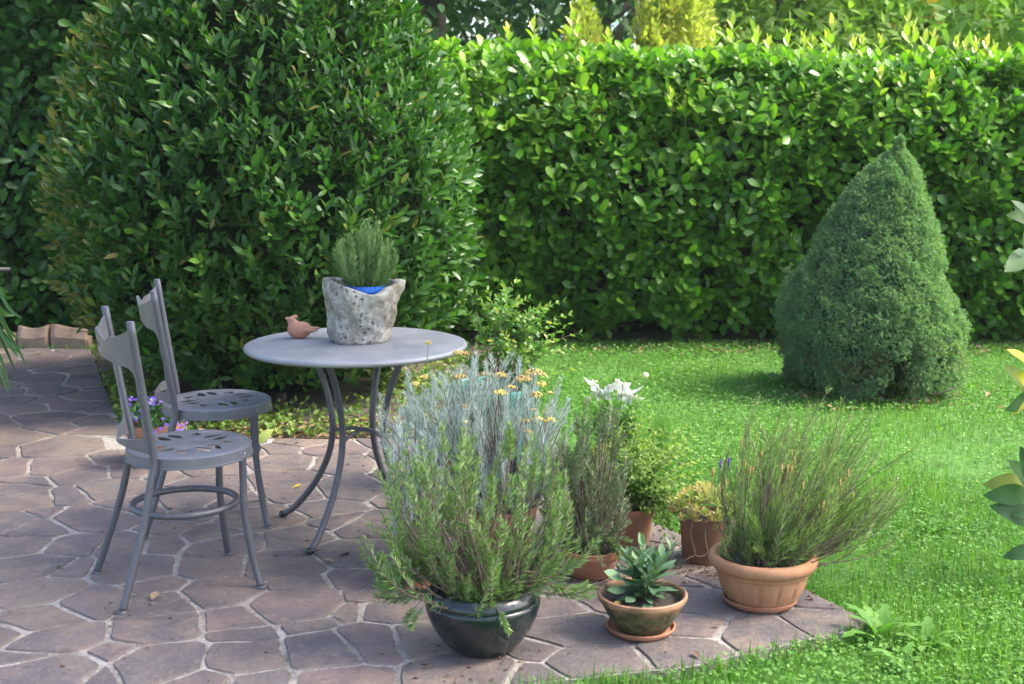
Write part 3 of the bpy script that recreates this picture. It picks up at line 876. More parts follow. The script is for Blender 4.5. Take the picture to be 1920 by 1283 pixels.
tree('dark_tree', 'dark dense tree with grey twigs behind the hedge next to the bay bush', -.7, 13.2, 6.5, 2.2, 3.0, 15000, M['tree_dark'], .15, trunk=.14, seed=61, clumps=40)
tree('dark_tree', 'deep green tree behind the hedge between the bay bush and the golden conifer', 1.2, 17.0, 7.0, 2.6, 3.2, 14000, M['tree_dark'], .17, trunk=.16, seed=62, clumps=40)
tree('yellowing_tree', 'light tree with yellowing leaves just right of the golden conifer', 2.75, 13.6, 3.9, 1.1, 2.5, 5000, M['tree_yellow'], .13, trunk=.09, seed=63, clumps=26)
tree('walnut_tree', 'loose pale green tree with long leaves above the middle of the hedge', 4.1, 14.6, 4.1, 1.7, 2.6, 6500, M['tree_walnut'], .17, (.34, .2, .1), .13, 64, 36)
tree('walnut_tree', 'loose yellow green tree above the right end of the hedge', 6.5, 14.2, 4.1, 1.9, 2.5, 7500, M['tree_walnut'], .17, (.34, .2, .1), .13, 65, 36)
tree('far_tree', 'tall green tree far behind, above the golden conifer', 3.0, 24.0, 9.0, 3.5, 4.2, 9000, M['tree_walnut'], .22, trunk=.2, seed=66, clumps=36)
tree('far_tree', 'far green tree showing through the leaves at upper right', 8.5, 25.0, 9.0, 3.6, 4.0, 9000, M['tree_yellow'], .28, trunk=.2, seed=67, clumps=34)
tree('added_shade_tree', 'unseen tree added out of view on the right to shade the paving', 4.4, 5.2, 6.8, 1.0, 5.2, 9000, M['tree_yellow'], .17, trunk=.15, seed=68, clumps=46, spread=(2.8, 4.3, 6.0, 1.9, 2.0, .8))  # added outside the view to cast the patio's shade
# golden conifer: two upright plumes
tc = at(1195, 90, 11.6)
gc = empty('golden_conifer', (tc[0], 11.6, 0), 0, 'yellow and orange tipped conifer rising behind the hedge', 'tree')
parts = []
for q_ in range(22):
    cx, cy_ = rng.uniform(-.62, .6), rng.uniform(-.3, .3)
    hh, rr, n = rng.uniform(2.35, 3.1) - .5 * abs(cx), rng.uniform(.16, .30), 1000
    if q_ == 0: cx, hh = .5, 2.95
    z = rng.random(n) ** .75 * (hh - .3) + .3
    r_ = rr * (np.clip((hh - z) / hh * 1.9, 0, 1) ** .6) * rng.uniform(.3, 1.15, n)
    th = rng.uniform(0, 2 * np.pi, n)
    P = np.c_[cx * (.55 + .2 * z) + r_ * np.cos(th), cy_ + r_ * np.sin(th), z]
    P += .09 * np.c_[vnoise(P, 4, 71), vnoise(P, 4, 72), vnoise(P, 4, 73)]
    D = nrm(np.c_[np.cos(th), np.sin(th), np.full(n, 1.2)] + .6 * rng.normal(size=(n, 3)))
    parts.append(scatter(P, D, rdir(n), .085 * rng.uniform(.5, 1.2, n), leaf_tpl(.34, 2, .1, .1), np.clip(.05 + .45 * r_ / rr + .3 * rng.random(n) + .3 * vnoise(P, 3, 75), 0, 1)))
V, Fc, T = cat3(parts)
obj('crown', V, Fc, M['thuja'], gc, True, T, kind='stuff')
V, Fc = tube([(0, 0, -.1), (0, 0, 1.2), (0, 0, 2.6)], [.06, .045, .01], 7)
obj('trunk', V, Fc, M['bark'], gc)
# wooded hill far behind
xs = np.linspace(-140, 140, 61)
hv = np.array([(x, 90 + 20 * j, -.5 + (9 + 4 * math.sin(x * .03 + 1) + 1.5 * math.sin(x * .11)) * (j / 3) ** .8) for j in range(4) for x in xs])
hf = [(j * 61 + k, j * 61 + k + 1, j * 61 + k + 62, j * 61 + k + 61) for j in range(3) for k in range(60)]
obj('hills', hv, hf, M['hill'], kind='structure')

# ------------------------------------------------------------------ lawn plants (stuff)
def lawn_points(n, y0, y1, extra=.25):
    P = np.c_[rng.uniform(-4.3, 4.6, n), rng.uniform(y0, y1, n)]
    hw = (960 / F) * (P[:, 1] * .99 + .25) + extra
    P = P[np.abs(P[:, 0]) < hw]
    P = P[~inpoly(P, PATIO)]
    P = P[~inpoly(P, BED)]
    return P
gl = []
cl = []
bt = blade_tpl(.065, .38)
for y0, y1, dens, hgt in ((2.9, 4.3, 12500, .052), (4.3, 5.6, 8500, .05), (5.6, 7.2, 6000, .046), (7.2, 9.3, 4200, .046)):
    P = lawn_points(int(8.9 * (y1 - y0) * dens), y0, y1)
    n = len(P)
    ed = np.minimum(segdist(P, PATIO[0], PATIO[17]), segdist(P, PATIO[17], PATIO[16]))
    tall = np.exp(-ed / .25)
    pat = vnoise(np.c_[P, np.zeros(n)], 2.6, 81)
    keepg = rng.random(n) < .62 + .3 * pat
    P, tall, pat = P[keepg], tall[keepg], pat[keepg]; n = len(P)
    az = rng.uniform(0, 2 * np.pi, n)
    tilt = np.abs(rng.normal(0, .5, n))
    D = np.c_[np.cos(az) * np.sin(tilt), np.sin(az) * np.sin(tilt), np.cos(tilt)]
    S = hgt * rng.uniform(.5, 1.4, n) * (1 + .7 * tall * rng.random(n)) * (1 + .3 * pat)
    t = np.clip(.45 + .2 * rng.normal(size=n) + .2 * pat + .24 * vnoise(np.c_[P, np.zeros(n)], 1.1, 83), 0, .93)
    t[rng.random(n) < .05] = 1
    gl.append(scatter(np.c_[P, np.full(n, -.035)], D, np.c_[np.cos(az), np.sin(az), np.full(n, .4)], S, bt, t))
    # clover and plantain leaves between
    P = lawn_points(int(8.9 * (y1 - y0) * dens * 1.0), y0, y1)
    n = len(P)
    pat = vnoise(np.c_[P, np.zeros(n)], 2.1, 82)
    P = P[rng.random(n) < .55 + .6 * pat]; n = len(P)
    az = rng.uniform(0, 2 * np.pi, n)
    D = np.c_[np.cos(az), np.sin(az), rng.uniform(-.2, .7, n)]
    z = rng.uniform(-.022, .02, n)
    t = np.clip(.5 + .22 * rng.normal(size=n) + .12 * vnoise(np.c_[P, np.zeros(n)], .9, 83), 0, 1)
    cl.append(scatter(np.c_[P, z], D, np.tile([0, 0, 1.0], (n, 1)) + .35 * rng.normal(size=(n, 3)), rng.uniform(.008, .020, n) * (1 + .10 * (y0 - 3)), leaf5(.75, .15, .1), t))
V, Fc, T = cat3(gl)
tag(obj('grass', V, Fc, M['grass'], None, True, T), 'bright green grass blades growing over the whole lawn', 'grass', kind='stuff')
V, Fc, T = cat3(cl)
tag(obj('clover', V, Fc, M['clover'], None, True, T), 'small clover leaves growing among the grass of the lawn', 'clover', kind='stuff')
# ground cover in the bed left of the bay
P = np.c_[rng.uniform(-3.0, -.3, 22000), rng.uniform(6.35, 9.1, 22000)]
P = P[inpoly(P, BED) & (np.hypot(P[:, 0] - BC[0], (P[:, 1] - BC[1])) > .62)]
P = P[rng.random(len(P)) < np.clip(.75 + vnoise(np.c_[P, P[:, :1] * 0], 3, 84), .1, 1)]
n = len(P)
D = nrm(rdir(n) * [1, 1, .5] + [0, 0, .35])
V, Fc, T = scatter(np.c_[P, rng.uniform(-.01, .05, n)], D, np.tile([0, 0, 1.0], (n, 1)) + .4 * rng.normal(size=(n, 3)), rng.uniform(.02, .045, n), leaf5(.6), np.clip(.5 + .25 * rng.normal(size=n) + .3 * vnoise(np.c_[P, P[:, :1] * 0], 4, 85), 0, 1))
tag(obj('ground_cover', V, Fc, M['moss'], None, True, T), 'low yellow green ground cover between the path and the bay bush', 'ground cover', kind='stuff')
# dead leaves under the bay and along the hedge foot
P = np.concatenate([np.c_[rng.uniform(-1.9, -.2, 900), rng.uniform(6.32, 6.8, 900)], np.c_[rng.uniform(-.3, 4.2, 700), rng.uniform(8.8, 9.4, 700)], np.c_[SC[0] + rng.normal(0, .32, 220), SC[1] - .25 + rng.normal(0, .15, 220)]])
P = P[~inpoly(P, PATIO)]
n = len(P)
az = rng.uniform(0, 2 * np.pi, n)
V, Fc, T = scatter(np.c_[P, rng.uniform(-.012, .012, n)], np.c_[np.cos(az), np.sin(az), rng.normal(0, .2, n)], np.tile([0, 0, 1.0], (n, 1)) + .3 * rng.normal(size=(n, 3)), rng.uniform(.03, .075, n), leaf5(.42, .5, .25), rng.random(n))
tag(obj('dead_leaves', V, Fc, M['dead'], None, True, T), 'brown dead leaves lying under the bay bush, the spruce and the hedge', 'leaf litter', kind='stuff')
# crumbs of soil and twigs on the paving round the pots
P = np.concatenate([G(1110, 1095)[:2] + rng.normal(0, .07, (160, 2)), G(1335, 1072)[:2] + rng.normal(0, .06, (140, 2)), G(1530, 1112)[:2] + rng.normal(0, .05, (60, 2)), G(1250, 1040)[:2] + rng.normal(0, .07, (120, 2)),
                    G(900, 1250)[:2] + rng.normal(0, .10, (60, 2)), np.c_[rng.uniform(-1.6, 1.0, 260), rng.uniform(3.4, 6.2, 260)]])
n = len(P)
az = rng.uniform(0, 2 * np.pi, n)
P = P[inpoly(P, PATIO)]; n = len(P); az = az[:n]
V, Fc, T = scatter(np.c_[P, np.full(n, .009)], np.c_[np.cos(az), np.sin(az), np.zeros(n)], np.tile([0, 0, 1.0], (n, 1)), rng.uniform(.006, .022, n), leaf5(.35, 1.6, .1), rng.random(n) * .5)
tag(obj('crumbs', V, Fc, M['dead'], None, True, T), 'crumbs of soil and bits of dry twig scattered on the paving', 'debris', kind='stuff')

# ------------------------------------------------------------------ bistro chairs
def plate(outline, holes, spacing):
    """2D plate with holes as triangles"""
    o = np.asarray(outline); hs = [np.asarray(h) for h in holes]
    x0, y0 = o.min(0); x1, y1 = o.max(0)
    gx, gy = np.meshgrid(np.arange(x0, x1, spacing), np.arange(y0, y1, spacing))
    g = np.stack([gx.ravel(), gy.ravel()], -1)
    ok = inpoly(g, o) & (polydist(g, o) > spacing * .4)
    for h in hs: ok &= ~inpoly(g, h) & (polydist(g, h) > spacing * .4)
    pts, edges = [], []
    for L in [o] + hs:
        b = len(pts)
        pts += [Vector((float(p[0]), float(p[1]))) for p in L]
        edges += [(b + i, b + (i + 1) % len(L)) for i in range(len(L))]
    pts += [Vector((float(p[0]), float(p[1]))) for p in g[ok]]
    vv, ee, ff, *_ = delaunay_2d_cdt(pts, edges, [], 0, 1e-5)
    V = np.array([(v.x, v.y) for v in vv])
    T = np.array(ff)
    c = V[T].mean(1)
    k = inpoly(c, o)
    for h in hs: k &= ~inpoly(c, h)
    return V, T[k]
def thick(V3, T, Nn, th):
    """give a triangle sheet thickness along the normals Nn"""
    n = len(V3)
    V = np.concatenate([V3, V3 - Nn * th])
    Fc = [tuple(t) for t in T] + [(t[0] + n, t[2] + n, t[1] + n) for t in T]
    cnt = {}
    for t in T:
        for a, b in ((t[0], t[1]), (t[1], t[2]), (t[2], t[0])):
            cnt[(a, b)] = cnt.get((a, b), 0) + 1
    for (a, b) in cnt:
        if (b, a) not in cnt: Fc.append((b, a, a + n, b + n))
    return V, Fc
def smooth_by_angle(o, ang=35):
    me = o.data
    me.attributes.new('sharp_edge', 'BOOLEAN', 'EDGE') if 'sharp_edge' not in me.attributes else None
    import bmesh
    b = bmesh.new(); b.from_mesh(me)
    for e in b.edges: e.smooth = not (len(e.link_faces) == 2 and e.calc_face_angle(0) > R(ang))
    b.to_mesh(me); b.free()
    return o
SEATZ = .475
def make_chair():
    root = empty('bistro_chair', (0, 0, 0))
    rs = .205
    a = np.linspace(0, 2 * np.pi, 72, endpoint=False)
    outl = np.c_[np.cos(a), np.sin(a)] * (rs - .004)
    holes = []
    for k in range(12):
        b = 2 * np.pi * k / 12 + .1
        u = np.linspace(0, 1, 9)
        if k % 3 == 2:          # small flower between the petals
            q = np.linspace(0, 2 * np.pi, 14, endpoint=False)
            h = np.c_[.122 + (.017 + .007 * np.cos(3 * q)) * np.cos(q), (.019 + .006 * np.cos(3 * q)) * np.sin(q)]
        else:
            s_ = 1 if k % 3 == 0 else -1
            up = np.c_[.074 + .076 * u, .021 * np.sin(np.pi * u) + s_ * .022 * u**2]
            dn = np.c_[.074 + .076 * u[::-1], -.015 * np.sin(np.pi * u[::-1]) + s_ * .022 * u[::-1]**2][1:-1]
            h = np.concatenate([up, dn])
        c_, s2 = math.cos(b), math.sin(b)
        holes.append(np.c_[h[:, 0] * c_ - h[:, 1] * s2, h[:, 0] * s2 + h[:, 1] * c_])
    V2, T = plate(outl, holes, .0095)
    r = np.hypot(V2[:, 0], V2[:, 1])
    zz = SEATZ + .0035 * np.exp(-((r - .165) / .005) ** 2) + .0035 * np.exp(-((r - .060) / .006) ** 2) + .003 * np.exp(-((r - .03) / .006) ** 2) - .004 * np.clip((r - .19) / .012, 0, 1) ** 2
    V, Fc = thick(np.c_[V2, zz], T, np.tile([0, 0, 1.0], (len(V2), 1)), .004)
    smooth_by_angle(obj('seat', V, Fc, M['chair'], root))
    V, Fc = lathe([(rs - .004, SEATZ - .0035), (rs + .001, SEATZ - .006), (rs + .001, SEATZ - .034), (rs + .005, SEATZ - .036), (rs + .005, SEATZ - .041), (rs - .004, SEATZ - .041), (rs - .004, SEATZ - .008)], 72, close=True)
    smooth_by_angle(obj('seat_rim', V, Fc, M['chair'], root))
    pt, pb = np.array([-.215, .198, .925]), np.array([-.155, .160, SEATZ])
    for s_ in (-1, 1):
        f = np.array([1, s_, 1])
        P = smoothpath([np.array([-.285, .212, .004]) * f, np.array([-.252, .198, .10]) * f, np.array([-.198, .176, .27]) * f, np.array([-.168, .164, .40]) * f, pb * f, (pb * .6 + pt * .4) * f, pt * f], 40)
        V, Fc = tube(P, .0125, 10)
        lg = obj('rear_leg', V, Fc, M['chair_leg'], root)
        V, Fc = lathe([(.0, .0), (.017, .0), (.018, .003), (.013, .008), (.0, .009)], 14, (-.287, s_ * .213, 0))
        obj('foot', V, Fc, M['chair_leg'], lg)
        V, Fc = lathe([(.014, 0), (.014, .004), (0, .005)], 12)
        top = P[-1]
        V, Fc = ball(top, (.0128, .0128, .003), 12, 6)
        obj('cap', V, Fc, M['chair'], lg)
        P = smoothpath([np.array([.172, .196, .004]) * f, np.array([.158, .176, .08]) * f, np.array([.138, .152, .25]) * f, np.array([.138, .146, .38]) * f, np.array([.138, .146, .45]) * f], 28)
        V, Fc = tube(P, .0125, 10)
        lg = obj('front_leg', V, Fc, M['chair_leg'], root)
        V, Fc = lathe([(.0, .0), (.017, .0), (.018, .003), (.013, .008), (.0, .009)], 14, (.173, s_ * .197, 0))
        obj('foot', V, Fc, M['chair_leg'], lg)
        for x, y in ((.143, .152), (-.157, .142)):
            V, Fc = ball((x * 1.0, s_ * y, SEATZ - .022), .006, 8, 6)
            obj('screw', V, Fc, M['screw'], root)
    q = np.linspace(0, 2 * np.pi, 56, endpoint=False)
    V, Fc = tube(np.c_[-.022 + .172 * np.cos(q), .166 * np.sin(q), np.full(56, .272)], .0115, 10, True)
    obj('stretcher_ring', V, Fc, M['chair_leg'], root)
    # curved back panel: u across, v up the posts
    us = np.linspace(-1, 1, 61)
    au = np.abs(us)
    top = .885 + .07 * np.clip((au - .62) / .38, 0, 1) ** 1.5 + .035 * np.exp(-((au - .0) / .16) ** 2) - .035 * np.exp(-((au - .36) / .13) ** 2)
    bot = .035 + .03 * np.cos(us * np.pi / 2)
    outl = np.concatenate([np.c_[us, top], np.c_[us[::-1], bot[::-1]]])
    q = np.linspace(0, 2 * np.pi, 72, endpoint=False)
    ov = np.c_[.95 * np.sign(np.cos(q)) * np.abs(np.cos(q)) ** .22, .405 + .275 * np.sign(np.sin(q)) * np.abs(np.sin(q)) ** .30]
    ov[:, 0] *= 1 - .05 * np.exp(-((ov[:, 1] - .50) / .035) ** 2) - .04 * np.exp(-((ov[:, 1] - .24) / .04) ** 2)
    ov[:, 1] += np.where(ov[:, 1] > .5, .03 * np.exp(-(ov[:, 0] / .25) ** 2), 0) - np.where(ov[:, 1] < .3, .04 * np.exp(-(ov[:, 0] / .4) ** 2), 0)
    q = np.linspace(0, 2 * np.pi, 18, endpoint=False)
    circ = np.c_[.12 * np.cos(q), .775 + .045 * np.sin(q)]
    sc_ = np.array([.17, .45])
    V2, T = plate(outl * sc_, [ov * sc_, circ * sc_], .016)
    u, v = V2[:, 0] / .17, V2[:, 1] / .45
    ctr = pb[None] * (1 - v[:, None]) + pt[None] * v[:, None]
    W = np.c_[ctr[:, 0] - .068 * (1 - u**2), ctr[:, 1] * u, ctr[:, 2]]
    nn = nrm(np.c_[np.ones(len(u)), -.6 * u, np.full(len(u), .22)])
    V, Fc = thick(W, T, nn, .007)
    smooth_by_angle(obj('backrest', V, Fc, M['chair_back'], root))
    return root
def children(o): return [c for c in bpy.data.objects if c.parent == o]
def copy_tree(o, parent=None):
    c = o.copy()
    col.objects.link(c)
    c.parent = parent
    for ch in children(o): copy_tree(ch, c)
    return c
ch1 = make_chair()
ch2 = copy_tree(ch1)
ch1.location = (-1.083, 4.27, .006); ch1.rotation_euler.z = R(28)
ch2.location = (-1.148, 4.985, .006); ch2.rotation_euler.z = R(13)
tag(ch1, 'grey metal bistro chair nearer the camera, in front of the other chair', 'chair', 'round seated bistro chairs')
tag(ch2, 'grey metal bistro chair farther back, half hidden behind the nearer one', 'chair', 'round seated bistro chairs')

# ------------------------------------------------------------------ bistro table and what stands on it
TZ = .72
TC = np.array([-.585, 4.84, 0])
tb = empty('bistro_table', (*TC[:2], .006), 0, 'round grey metal bistro table with curved legs carrying the stone planter', 'table')
rt = .415
V, Fc = lathe([(0, TZ - .012), (rt - .02, TZ - .012), (rt - .006, TZ - .022), (rt, TZ - .016), (rt + .002, TZ - .010), (rt - .002, TZ - .003), (rt - .012, TZ), (rt * .5, TZ + .0005), (0, TZ + .0005)], 96)
obj('tabletop', V, Fc, M['tabletop'], tb)
for k in range(4):
    a = R(66 + 90 * k)
    ca, sa = math.cos(a), math.sin(a)
    prof = [(.345, .012), (.285, .055), (.195, .16), (.135, .27), (.112, .37), (.118, .46), (.145, .56), (.185, .65), (.225, .705)]
    P = smoothpath([(r * ca, r * sa, z) for r, z in prof], 36)
    V, Fc = tube(P, .0125, 10)
    lg = obj('leg', V, Fc, M['chair_leg'], tb)
    V, Fc = ball((.348 * ca, .348 * sa, .013), (.018, .018, .013), 14, 8)
    obj('foot', V, Fc, M['dark_metal'], lg)
for k in range(2):
    a = R(66 + 90 * k)
    P = smoothpath([(r * math.cos(a), r * math.sin(a), .36 + .018 * (1 - (r / .11) ** 2) + k * .012) for r in np.linspace(-.112, .112, 9)], 20)
    V, Fc = tube(P, .0075, 8)
    obj('cross_bar', V, Fc, M['chair_leg'], tb)
V, Fc = lathe([(rt * .62, TZ - .013), (rt * .64, TZ - .013), (rt * .64, TZ - .026), (rt * .62, TZ - .026)], 60, close=True)
obj('ring', V, Fc, M['chair_leg'], tb)
TT = TZ + .0065                                  # level of the table's surface

# rough stone planter
pc = G(682, 640, TT)
st = empty('stone_planter', (pc[0], pc[1], TT), 0, 'rough pitted grey stone hollowed into a planter on the bistro table', 'planter')
def rock():
    seg, rows = 88, 34
    th = np.linspace(0, 2 * np.pi, seg, endpoint=False)
    rowsV = []
    H = .222
    rim = H - .036 * np.exp(-((np.angle(np.exp(1j * (th - R(-74))))) / .62) ** 2) + .016 * np.exp(-((np.angle(np.exp(1j * (th - R(-165))))) / .7) ** 2) + .004 * np.sin(3 * th + .5) + .002 * np.sin(7 * th)
    sq = 1 / (np.abs(np.cos(th - .25)) ** 3.4 + np.abs(np.sin(th - .25)) ** 3.4) ** (1 / 3.4)
    for j in range(rows):
        s_ = j / (rows - 1)
        if s_ < .62:
            u = s_ / .62
            rr = .104 + (.150 - .104) * (1 - (1 - u) ** 1.6) - .004 * np.clip((u - .9) / .1, 0, 1)
            zz = u * rim
            r = rr * (.93 + .13 * (sq - 1.08)) * (1 + 0 * th)
        elif s_ < .76:
            u = (s_ - .62) / .14
            r = (.146 * (1 - u) + .100 * u) * (.96 + .08 * (sq - 1.08))
            zz = rim - .004 * u + .008 * np.sin(u * np.pi)
        else:
            u = (s_ - .76) / .24
            r = np.full(seg, .100 * (1 - .12 * u))
            zz = rim - .004 - (rim - .004 - .09) * u
        rowsV.append(np.c_[r * np.cos(th), r * .95 * np.sin(th), np.broadcast_to(zz, th.shape)])
    V = np.concatenate(rowsV)
    d = .017 * vnoise(V, 8.5, 91) + .009 * vnoise(V, 21, 92) + .005 * vnoise(V, 55, 93)
    # a chipped slanting facet low on the front left and at the lower right
    out = nrm(V * [1, 1, 0])
    pit = np.clip(vnoise(V, 55, 94) - .45, 0, 1) * .016
    V = V + out * (d - pit)[:, None]
    for nrm_, off in (((-.75, -.45, -.55), .118), ((.62, -.62, -.35), .128), ((-.1, -.85, -.5), .104), ((-.80, -.58, .1), .137)):
        nv = nrm(np.array(nrm_)); dd = V @ nv - off
        V = V - nv * np.clip(dd, 0, 1)[:, None] * .85
    V[:, 2] = np.maximum(V[:, 2], 0)
    V[:seg, 2] = 0
    Fc = [(j * seg + k, j * seg + (k + 1) % seg, (j + 1) * seg + (k + 1) % seg, (j + 1) * seg + k) for j in range(rows - 1) for k in range(seg)]
    Fc += [tuple(range(seg - 1, -1, -1)), tuple((rows - 1) * seg + k for k in range(seg))]
    return V, Fc
V, Fc = rock()
V = V * [1.07, 1.0, 1.0]
obj('rock', V, Fc, M['rock'], st)

def seg_pts(A, C, B, n):                         # quadratic curve
    t = np.linspace(0, 1, n)[:, None]
    return (1 - t)**2 * A + 2 * t * (1 - t) * C + t * t * B
def sprig(parent, A, C, B, nneedle, nl, nw, mt, stem_r=.0016, bare=.25, angle=.75, tip=.35, tintc=.45, whorl=True, stem_m=None, name='sprig', droop=0.0):
    """one twig with its needles, from A to B bending over C"""
    P = seg_pts(np.asarray(A, float), np.asarray(C, float), np.asarray(B, float), 9)
    V, Fc = tube(P, np.linspace(stem_r * 1.6, stem_r * .5, 9), 4, cap=False)
    Fs = np.array([[a, b, c] for f in Fc for a, b, c in ((f[0], f[1], f[2]), (f[0], f[2], f[3]))])
    s_ = bare + (1 - bare) * np.sort(rng.random(nneedle)) ** .9
    f = s_ * 8
    i = np.minimum(f.astype(int), 7)
    p = P[i] + (P[i + 1] - P[i]) * (f - i)[:, None]
    T = nrm(P[i + 1] - P[i])
    A1 = nrm(np.cross(T, rdir(nneedle)))
    op = angle * (1.12 - tip * s_) * rng.uniform(.75, 1.25, nneedle)
    D = nrm(T * np.cos(op)[:, None] + A1 * np.sin(op)[:, None] - np.array([0, 0, droop]))
    S = nl * rng.uniform(.7, 1.2, nneedle) * (1 - .35 * np.clip((s_ - .8) / .2, 0, 1))
    t = np.clip(tintc - .2 + .45 * s_**2 + .16 * rng.normal(size=nneedle), 0, 1)
    V2, F2, T2 = scatter(p, D, np.cross(D, A1) + A1 * .6, S, needle_tpl(nw / nl), t)
    VV = np.concatenate([V, V2]); FF = np.concatenate([Fs, F2 + len(V)])
    TT_ = np.concatenate([np.zeros(len(V)), T2])
    mi = np.r_[np.zeros(len(Fs), int), np.ones(len(F2), int)]
    return obj(name, VV, FF, [stem_m or M['twig'], mt], parent, True, TT_, mi)
def soil_disc(parent, r, z, seed=0):
    n = 26
    V, Fc = [], []
    rr = np.r_[0, .25, .5, .75, 1.0] * r
    a = np.linspace(0, 2 * np.pi, n, endpoint=False)
    for q in rr[1:]: V += [(q * math.cos(x), q * math.sin(x), 0) for x in a]
    V = np.array(V + [(0, 0, 0)])
    V[:, 2] = z + .006 * vnoise(V + seed, 30) + .004 * vnoise(V + seed, 70) - .004 * (np.hypot(V[:, 0], V[:, 1]) / r) ** 2
    for j in range(3):
        for k in range(n): Fc.append((j * n + k, j * n + (k + 1) % n, (j + 1) * n + (k + 1) % n, (j + 1) * n + k)[::-1])
    for k in range(n): Fc.append((4 * n, k, (k + 1) % n))
    return obj('soil', V, Fc, M['soil'], parent)
def pot(parent, prof, m, seg=64, name='pot', zs=1.0):
    V, Fc = lathe(prof, seg)
    return smooth_by_angle(obj(name, V * np.array([1, 1, zs]), Fc, m, parent), 50)

# little rosemary in its blue pot, standing inside the stone
rp = empty('potted_rosemary', (pc[0] + .012, pc[1] - .006, TT + .098), 0, 'small fresh green rosemary in a blue plastic pot inside the stone planter', 'plant')
pot(rp, [(0, 0), (.052, 0), (.066, .095), (.072, .096), (.0735, .116), (.0705, .117), (.068, .100), (.06, .09), (0, .09)], M['blue'], 48)
soil_disc(rp, .064, .102, 3)
for k in range(74):
    a = rng.uniform(0, 2 * np.pi); q = math.sqrt(rng.random())
    base = np.array([.045 * q * math.cos(a), .045 * q * math.sin(a), .10])
    hgt = .265 * (1 - .42 * q**2) * rng.uniform(.72, 1.0)
    tipp = base + np.array([  .078 * q * math.cos(a) + rng.normal(0, .008), .078 * q * math.sin(a) + rng.normal(0, .008), hgt])
    ctrl = base + np.array([.055 * q * math.cos(a) * 1.6, .055 * q * math.sin(a) * 1.6, hgt * .45])
    sprig(rp, base, ctrl, tipp, int(85 * hgt / .2), .026, .0040, M['rosemary_young'], .0011, .06, .8, .5, .5, stem_m=M['greenstem'])

# clay bird
bc = G(563, 634, TT)
bird = empty('clay_bird', (bc[0], bc[1], TT), R(180), 'small pink clay bird with a crest on the left of the table top', 'figurine')
def bird_mesh():
    import bmesh
    b = bmesh.new()
    def blob(c, r, rot=None):
        V, Fc = ball((0, 0, 0), r, 24, 16)
        if rot is not None: V = V @ np.array(Matrix.Rotation(rot, 3, 'Y')).T
        V = V + np.array(c)
        vs_ = [b.verts.new(v) for v in V]
        for f in Fc:
            try: b.faces.new([vs_[i] for i in f])
            except ValueError: pass
    blob((.0, 0, .034), (.044, .030, .033), .15)
    blob((.024, 0, .042), (.024, .024, .034), -.2)
    blob((.030, 0, .070), (.0175, .0165, .0175))
    blob((.022, 0, .084), (.0155, .008, .0085), .25)
    blob((.045, 0, .078), (.012, .006, .0065), -.25)
    for s_ in (-1, 1):
        P = np.array([(-.02, s_ * .012, .036), (-.045, s_ * .017, .034 + .004 * (s_ < 0)), (-.072, s_ * .022, .040)])
        V, Fc = tube(smoothpath(P, 8), np.linspace(.019, .005, 8), 14)
        V[:, 2] = .036 + (V[:, 2] - .036) * .7
        vs_ = [b.verts.new(v) for v in V]
        for f in Fc: b.faces.new([vs_[i] for i in f])
    me = bpy.data.meshes.new('bird'); b.to_mesh(me); b.free()
    me.materials.append(M['bird'])
    return me
bo = put('body', bird_mesh(), bird)
bo.location.z = -.0035
rm = bo.modifiers.new('remesh', 'REMESH'); rm.mode = 'VOXEL'; rm.voxel_size = .0022; rm.use_smooth_shade = True
sm_ = bo.modifiers.new('smooth', 'SMOOTH'); sm_.iterations = 5
for s_ in (-1, 1):
    q = np.linspace(0, 1, 12)
    P = np.c_[.018 - .05 * q, s_ * (.0285 - .004 * q + .004 * np.sin(q * np.pi)), .040 - .022 * np.sin(q * np.pi * .9) + .004 * q]
    V, Fc = tube(P, np.linspace(.0012, .0008, 12), 5)
    obj('wing_line', V, Fc, M['bird'], bird)
    V, Fc = ball((.037, s_ * .0145, .073), .0022, 8, 6)
    obj('eye', V, Fc, M['dead'], bird)

# ------------------------------------------------------------------ pots on the patio
Z0 = .006                                        # flagstone surface
def shrub_sprigs(parent, base_r, z0, n1, n2, spread, height, up, mt, needles, nl, nw, cx=0., cy=0., lean=(0, 0), stem=.0024, bare=.35, tintc=.45, angle=.75, asym=None, droopy=.0):
    """woody plant: first-order twigs from the pot, second-order twigs off them"""
    tw = []
    for k in range(n1):
        a = 2 * np.pi * (k + rng.random()) / n1
        q = rng.random() ** .5
        base = np.array([cx + base_r * q * math.cos(a) * .5, cy + base_r * q * math.sin(a) * .5, z0])
        sx = spread * (asym(a) if asym else 1)
        hh = height * (1 - .35 * q**2) * rng.uniform(.75, 1.05)
        tipp = base + np.array([sx * q * math.cos(a) + lean[0] * hh, sx * q * math.sin(a) + lean[1] * hh, hh])
        ctrl = base + np.array([sx * q * math.cos(a) * up, sx * q * math.sin(a) * up, hh * .35 - droopy * q * .1])
        tw.append((base, ctrl, tipp))
        sprig(parent, base, ctrl, tipp, int(needles * rng.uniform(.8, 1.2)), nl, nw, mt, stem, bare + .12, angle, .4, tintc, )
    for k in range(n2):
        b, c, t_ = tw[rng.integers(len(tw))]
        u = rng.uniform(.22, .8)
        p = (1 - u)**2 * b + 2 * u * (1 - u) * c + u * u * t_
        out = nrm((p - np.array([cx, cy, p[2]])) * [1, 1, 0] + .6 * rng.normal(size=3) * [1, 1, 0] * .1 + 1e-4)
        dd = nrm(out * rng.uniform(.1, .75) + rng.normal(size=3) * [.35, .35, .1] + np.array([lean[0], lean[1], .9]))
        L = height * rng.uniform(.28, .55) * (1 - .3 * u)
        tipp = p + dd * L
        ctrl = p + nrm(dd + out * .5 - np.array([0, 0, .15])) * L * .5
        sprig(parent, p, ctrl, tipp, int(needles * rng.uniform(.6, .95)), nl, nw, mt, stem * .6, .10, angle, .4, tintc + .05)
    return tw

